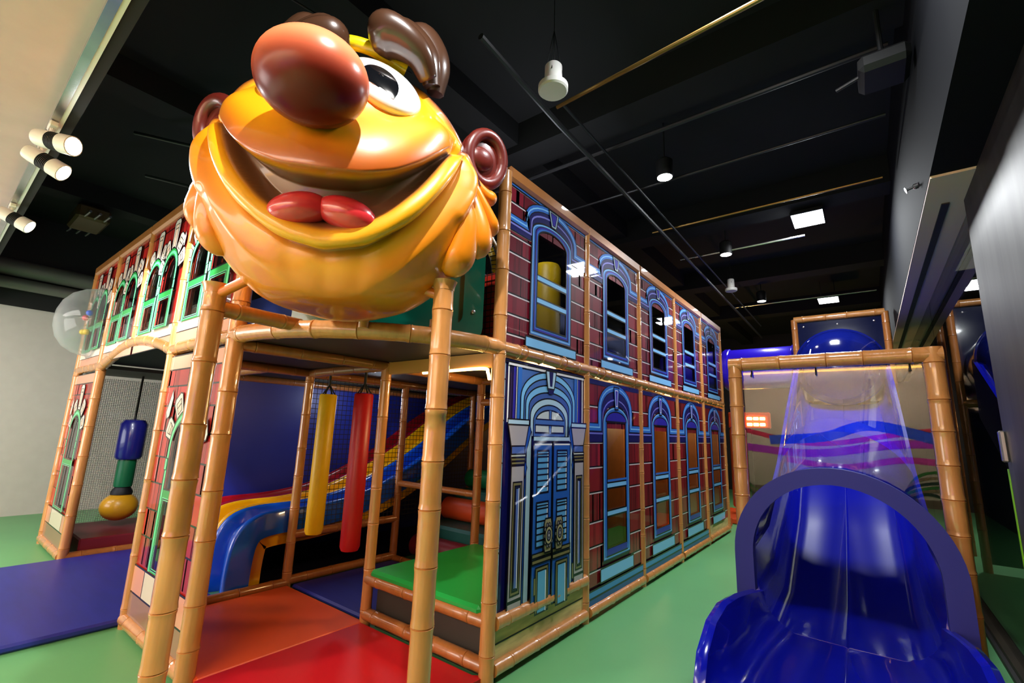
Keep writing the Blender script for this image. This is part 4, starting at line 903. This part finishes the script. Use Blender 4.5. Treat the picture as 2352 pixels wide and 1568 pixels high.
st = [(2.93, .72), (3.0, .75), (4.0, 1.35), (4.9, 1.83)]; vs = []; N_ = 22
for y, z in st:
    for k in range(N_+1): q = PI*k/N_; vs.append((RC-.49*math.cos(q), y, z+.52+.48*math.sin(q)))
b = MB(); b.add(vs, [(i*(N_+1)+k, i*(N_+1)+k+1, (i+1)*(N_+1)+k+1, (i+1)*(N_+1)+k) for i in range(len(st)-1) for k in range(N_)]); b.obj('clear_dome', DOME, sl, True)
for y, z in st[2:3]:
    b = MB(); b.tube([(RC-.50*math.cos(PI*k/N_), y, z+.52+.49*math.sin(PI*k/N_)) for k in range(N_+1)], .014, 8); b.obj('dome_rib', DOME, sl, True)
tw = thing('slide_tower', 'tower with bamboo patterned tubes and navy panel behind the tube slide', 'tower', (RC, 6.0, 0)); TY = 5.95; tx0, tx1 = 1.18, 2.31
for x in (tx0, tx1):
    bamboo('post', [(x, TY, 0), (x, TY, HT+.0)], .045, tw, BAMBOO2); bamboo('post', [(x, TY+1.1, 0), (x, TY+1.1, HT)], .045, tw, BAMBOO2)
bamboo('rail', [(tx0, TY, HT), (tx1, TY, HT)], .05, tw); bamboo('rail', [(tx0, TY, 2.05), (tx1, TY, 2.05)], .05, tw)
b = MB(); b.box((tx0+.04, TY+.01, 2.08), (tx1-.04, TY+.03, HT-.04)); b.obj('navy_panel', NAVYP, tw)
b = MB(); b.box((tx0+.04, TY+.01, .1), (tx1-.04, TY+.03, 2.0)); b.obj('lower_panel', NAVYP, tw)
for u in (.12, .56, 1.0):
    b = MB(); b.lathe([(.014, 0), (.012, .008), (.003, .01)], (tx0+u, TY+.008, HT-.12), (0, -1, 0), 8); b.obj('bolt', SILVER, tw)
b = MB(); b.lathe([(.0, -.13), (.12, -.122), (.24, -.095), (.35, -.05), (.43, .0), (.48, .06), (.50, .13), (.52, .14), (.52, .2), (.50, .21), (.50, .95), (0, .97)], (RC, TY-.98, 2.50), (0, 1, .0), 40); b.obj('tube_hood', mat('hood_navy', (8, 16, 84), .1, .9), sl, True)
b = MB(); b.lathe([(.36, 0), (.36, .02), (.38, .03), (.38, .1), (.36, .11), (.36, 1.08), (.38, 1.09), (.38, 1.15), (.355, 1.16)], (-.02, 6.62, 2.73), (1, 0, 0), 36); b.f = b.f[:-2]; b.c = b.c[:-2]; tag(b.obj('crawl_tube', VIOLET, None, True), 'violet blue crawl tube joining the brick facade to the tower', 'crawl tube')
# beyond the facade
tag(MB().lathe([(0, .22), (.13, .22), (.15, .25), (.15, 1.66), (.13, 1.7), (0, 1.7)], (-.08, 7.6, 0), n=20).obj('padded_column', ORANGE, None, True), 'orange padded column beyond the far end of the brick facade', 'column')
pad('floor_mat', 'orange mat beyond the far end of the brick facade', (-.6, 6.9, .003), (.35, 8.3, .10), ORANGE)
lb = thing('glowing_lamp_box', 'warm glowing lamp box above the orange column', 'lamp', (-.1, 8.0, 1.72))
b = MB(); b.rbox((-.4, 8.3, 1.72), (.4, 8.4, 2.05), .02); b.obj('lamp_case', ORANGE, lb); b = MB(); b.box((-.03, 8.34, 0), (.03, 8.39, 1.73)); b.obj('lamp_post', BLK, lb)
for z in (1.80, 1.92):
    for x in (-.2, .02, .14, .26): b = MB(); b.rbox((x-.05, 8.27, z-.03), (x+.05, 8.3, z+.03), .01); b.obj('bulb', WARMG, lb)

# ------------------------------------------------------------------ steel cladding, handle
sp = thing('steel_door_leaf', 'scratched stainless steel door leaf at the right edge with chrome handle', 'door', (2.6, .6, 0))
b = MB(); b.box((2.60, -.9, .02), (2.64, 1.57, 3.09)); b.obj('steel_sheet', STEEL, sp)
b = MB(); b.box((2.597, 1.57, .05), (2.643, 1.60, 1.38)); b.obj('lime_edge', LIME, sp)
b = MB(); b.rbox((2.57, 1.50, 1.42), (2.60, 1.54, 1.60), .008); b.obj('handle', SILVER, sp)

# ------------------------------------------------------------------ ceiling fixtures
tr = thing('lighting_track', 'white and aluminium lighting track along the cream soffit edge', 'track', (-3.5, -2.18, SZ))
b = MB(); b.box((XL+.5, -2.20, SZ-.035), (2.3, -2.165, SZ)); b.obj('track_rail', SILVER, tr); b = MB(); b.box((XL+.5, -2.165, SZ-.03), (2.3, -2.145, SZ)); b.obj('track_edge', WHITE, tr)
def spot(label, x, aim, dx=0):
    base = Vector((x, -2.18, SZ-.035)); t = thing('spotlight', label, 'spotlight', base, 'track spotlights'); d = (Vector(aim)-base).normalized()
    b = MB(); b.rbox(base+Vector((-.05, -.02, -.03)), base+Vector((.05, .02, 0)), .006); b.obj('adapter', WHITE, t)
    b = MB(); b.tube([base+Vector((0, 0, -.03)), base+Vector((0, 0, -.075))], .012, 10); b.obj('stem', WHITE, t)
    c = base+Vector((0, 0, -.10))-d*.04
    b = MB(); b.lathe([(.0, -.03), (.044, -.03), (.048, 0), (.048, .05)], c, d, 24); b.obj('rear_shell', WHITE, t, True)
    pr = []
    for i in range(7): pr += [(.049, .05+i*.008), (.049, .054+i*.008), (.041, .0545+i*.008), (.041, .0575+i*.008)]
    b = MB(); b.lathe(pr, c, d, 24); b.obj('heat_sink', BLK, t, True)
    b = MB(); b.lathe([(.047, .105), (.052, .11), (.054, .175), (.048, .177), (.044, .168)], c, d, 24); b.obj('barrel', WHITE, t, True)
    b = MB(); b.lathe([(.0, .168), (.046, .168), (.046, .172), (.0, .172)], c, d, 24); b.obj('lens', LAMPW, t)
spot('lit white track spotlight nearest the giant head', -1.47, (-.3, -1.2, 2.75)); spot('lit white track spotlight tilted down, second along the track', -1.78, (-1.0, -.9, 2.3)); spot('lit white track spotlight at the left picture edge', -3.12, (-2.5, -.9, 2.4))
def speaker(label, x, y, z, r=.10):
    t = thing('ceiling_speaker', label, 'speaker', (x, y, z), 'ceiling speakers')
    b = MB(); b.lathe([(0, -.03), (r*.9, -.03), (r, -.02), (r, .012), (r*.62, .03)], (x, y, z), n=28); b.obj('grille', WHITE, t, True)
    b = MB(); b.lathe([(r*.6, .03), (r*.58, .16), (r*.5, .17), (0, .17)], (x, y, z), n=24); b.obj('can', WHITE, t, True)
    for k in range(4):
        q = PI/2*k+.4; b = MB(); b.tube([(x+r*.6*math.cos(q), y+r*.6*math.sin(q), z+.1), (x, y, z+.45)], .003, 5); b.obj('chain', PIPE, t)
    b = MB(); b.tube([(x, y, z+.45), (x, y, CZ)], .003, 5); b.obj('chain', PIPE, t)
speaker('white round speaker hanging on chains right of the giant head', .50, -.15, 3.76); speaker('white round speaker hanging over the far bays', .42, 5.3, 3.85, .09)
def pendant(label, x, y, z):
    t = thing('pendant_downlight', label, 'pendant lamp', (x, y, z), 'pendant downlights')
    b = MB(); b.lathe([(.075, 0), (.08, .005), (.08, .17), (.06, .19), (0, .19)], (x, y, z), n=24); b.obj('shade', BLK, t, True)
    b = MB(); b.lathe([(0, -.002), (.07, -.002), (.07, .004), (0, .004)], (x, y, z), n=24); b.obj('lens', LAMPW, t)
    b = MB(); b.tube([(x, y, z+.19), (x, y, CZ)], .008, 6); b.obj('rod', PIPE, t)
pendant('black pendant downlight nearest, above the second bay', .6, 1.73, 4.0); pendant('black pendant downlight above the middle of the aisle', .62, 4.12, 4.0); pendant('black pendant downlight farthest down the aisle', .62, 6.81, 4.0)
def led(label, x, y, z, w=.32, l=.42):
    t = thing('led_panel', label, 'ceiling light', (x, y, z), 'square led panels')
    b = MB(); b.rbox((x-w/2-.012, y-l/2-.012, z), (x+w/2+.012, y+l/2+.012, z+.05), .008); b.obj('housing', PIPE, t)
    b = MB(); b.box((x-w/2, y-l/2, z-.004), (x+w/2, y+l/2, z)); b.obj('diffuser', LEDW, t)
    for s in (-1, 1): b = MB(); b.tube([(x+s*w*.35, y, z+.05), (x+s*w*.35, y, CZ)], .006, 6); b.obj('rod', PIPE, t)
led('bright square LED panel nearer, right of the pendant row', 1.61, 3.97, 4.2); led('added square LED panel out of the frame, brightening the door facade', 1.63, -.16, 4.2); led('bright square LED panel farther down the aisle', 1.58, 8.1, 4.2)
def pipe(label, p, r=.016, m=PIPE, name='ceiling_conduit', group='ceiling conduits'): tag(MB().tube(p, r, 8).obj(name, m, None, True), label, 'conduit', group)
pipe('brass coloured conduit crossing the black ceiling behind the near speaker', [(.36, .12, 3.85), (1.9, .02, 3.85)], .014, BRASS)
pipe('grey conduit running along the aisle over the facade tops', [(.24, -.6, 3.95), (.2, .4, 3.95), (.16, 4.3, 3.95), (.1, 10, 3.95)], .022)
pipe('thin conduit running beside the aisle conduit', [(.30, .3, 4.02), (.28, 4.3, 4.02), (.25, 9, 4.02)], .012)
for i, (y, m, z, l) in enumerate(((1.15, PIPE, 4.1, 'first grey cross conduit beyond the brass one'), (1.9, PIPE, 4.05, 'grey cross conduit by the nearest pendant'), (3.0, BRASS, 4.05, 'dull brass cross conduit between two pendants'), (4.12, SILVER, 4.05, 'shiny cross conduit beside the near LED panel'), (7.4, SILVER, 4.1, 'far cross conduit beside the far LED panel'))):
    pipe(l, [(-1.5 if i < 2 else .0, y, z), (2.3 if i != 3 else 1.55, y-.02, z)], .013 if i else .02, m)
pipe('grey cable sagging under the ceiling left of the giant head', catmull([(-3.6, -1.5, 4.3), (-2.9, -.9, 4.15), (-2.2, -.2, 4.2), (-1.6, .3, 4.3)]), .018, PIPE, 'ceiling_cable', 'ceiling cables')
pipe('second sagging cable lower left of the giant head', catmull([(-4.4, -1.2, 4.25), (-3.6, -.5, 4.05), (-2.9, .2, 4.0), (-2.4, .7, 4.2)]), .018, PIPE, 'ceiling_cable', 'ceiling cables')
pipe('thin taut cable above the nose of the giant head', [(-.95, -1.9, 4.3), (-.7, -.4, 4.3)], .007, PIPE, 'ceiling_cable', 'ceiling cables')
pipe('looped black cable above the left facade', catmull([(-2.7, -.2, 4.3), (-2.85, -.3, 3.9), (-2.7, 0, 3.75), (-2.5, .2, 3.85), (-2.3, .2, 4.2)]), .012, PIPE, 'ceiling_cable', 'ceiling cables')
for z, l, r in ((3.68, 'upper silver duct along the far left wall', .13), (3.44, 'lower silver duct along the far left wall', .09)):
    tag(MB().tube([(-8.12, -4.5, z), (-8.12, .0, z)], r, 18).obj('air_duct', mat('duct_grey', (120, 114, 112), .5, metal=.2) if 'duct_grey' not in MATS else MATS['duct_grey'], None, True), l, 'duct')
cv = thing('wall_camera', 'small white security camera on the far left wall by the ducts', 'camera', (-8.1, -.75, 3.36))
b = MB(); b.lathe([(0, 0), (.06, 0), (.065, .03), (.06, .16), (0, .17)], (-8.1, -.8, 3.40), (.8, .5, -.2), 18); b.obj('camera_body', WHITE, cv, True); b = MB(); b.tube([(-8.3, -.75, 3.40), (-8.12, -.75, 3.40)], .02, 8); b.obj('bracket', WHITE, cv)
ac = thing('ceiling_unit', 'brown and silver ceiling hung unit with pipes at upper left', 'ceiling unit', (-6.2, -1.2, 4.1))
b = MB(); b.rbox((-6.75, -1.5, 4.1), (-6.1, -1.15, 4.3), .03); b.obj('unit_case', mat('unit_brown', (96, 78, 52), .4, metal=.4), ac)
for k in range(3): b = MB(); b.tube([(-7.0, -1.45+k*.1, 4.13), (-5.85, -1.4+k*.1, 4.13)], .016, 8); b.obj('unit_pipe', SILVER, ac)
sk = thing('sprinkler_head', 'small metal sprinkler on the dark bulkhead face at right', 'sprinkler', (2.38, 1.66, 3.29))
b = MB(); b.lathe([(.02, 0), (.02, .02), (.008, .03), (.008, .06), (.022, .065), (.022, .07)], (2.40, 1.66, 3.3), (-1, 0, -.3), 12); b.obj('sprinkler_body', SILVER, sk, True)
pj_ = thing('projector_bracket', 'dark bracket hung unit high at upper right', 'ceiling unit', (2.2, .95, 3.9))
b = MB(); b.rbox((2.12, .85, 3.78), (2.38, 1.15, 3.9), .03); b.obj('unit_case', BLK, pj_); b = MB(); b.tube([(2.25, 1, 3.9), (2.25, 1, CZ)], .015, 8); b.obj('rod', PIPE, pj_); b = MB(); b.tube([(2.0, 1.0, 3.8), (2.38, .9, 3.86)], .012, 8); b.obj('arm', PIPE, pj_)

# ------------------------------------------------------------------ mural on the wall behind the camera (seen only as reflection)
a = Art((-2.0, YF+.01, 0), (1, 0, 0), (0, 1, 0))
a.rect(0, 0, 6, 3.1, (206, 184, 160)); a.rect(0, 0, 6, .5, (120, 96, 70))
def ribbon(pts, w, col): a.line([tuple(p)[:2] for p in catmull([(x, z, 0) for x, z in pts])], w, col)
ribbon([(0, 2.0), (1.5, 1.75), (3, 1.45), (4.5, 1.7), (6, 1.95)], .10, (214, 30, 70)); ribbon([(1.5, 1.35), (3, 1.25), (4.5, 1.5), (6, 1.5)], .16, (186, 40, 190)); ribbon([(2.2, 1.5), (3.2, 1.6), (4, 1.85), (5, 1.6)], .2, (40, 80, 210)); ribbon([(2.5, 1.1), (3.5, 1.0), (4.5, 1.2), (5.5, 1.1)], .12, (226, 60, 160))
for k in range(6): ribbon([(.1+.1*k, .2), (.5+.14*k, .9-.06*k), (1.3+.08*k, .95-.12*k), (1.8+.08*k, .3)], .05, ((60, 130, 40), (150, 120, 80), (30, 60, 30))[k % 3]); ribbon([(5.9-.1*k, .2), (5.5-.14*k, .9-.06*k), (4.7-.08*k, .95-.12*k), (4.3, .3)], .05, ((60, 130, 40), (150, 120, 80), (30, 60, 30))[k % 3])
tag(MB().box((-2.5, YF+.01, 2.98), (4.6, YF+.05, 3.02)).obj('reflected_strip', WARMG), 'added warm glowing strip above the wall mural, for the clear panel to reflect', 'light strip')  # glowing strip added to give the clear panel a warm reflection
ml = tag(a.mb.obj('wall_mural', PRINT), 'cream wall mural with pink, violet and green ribbons opposite the tube slide', 'mural')
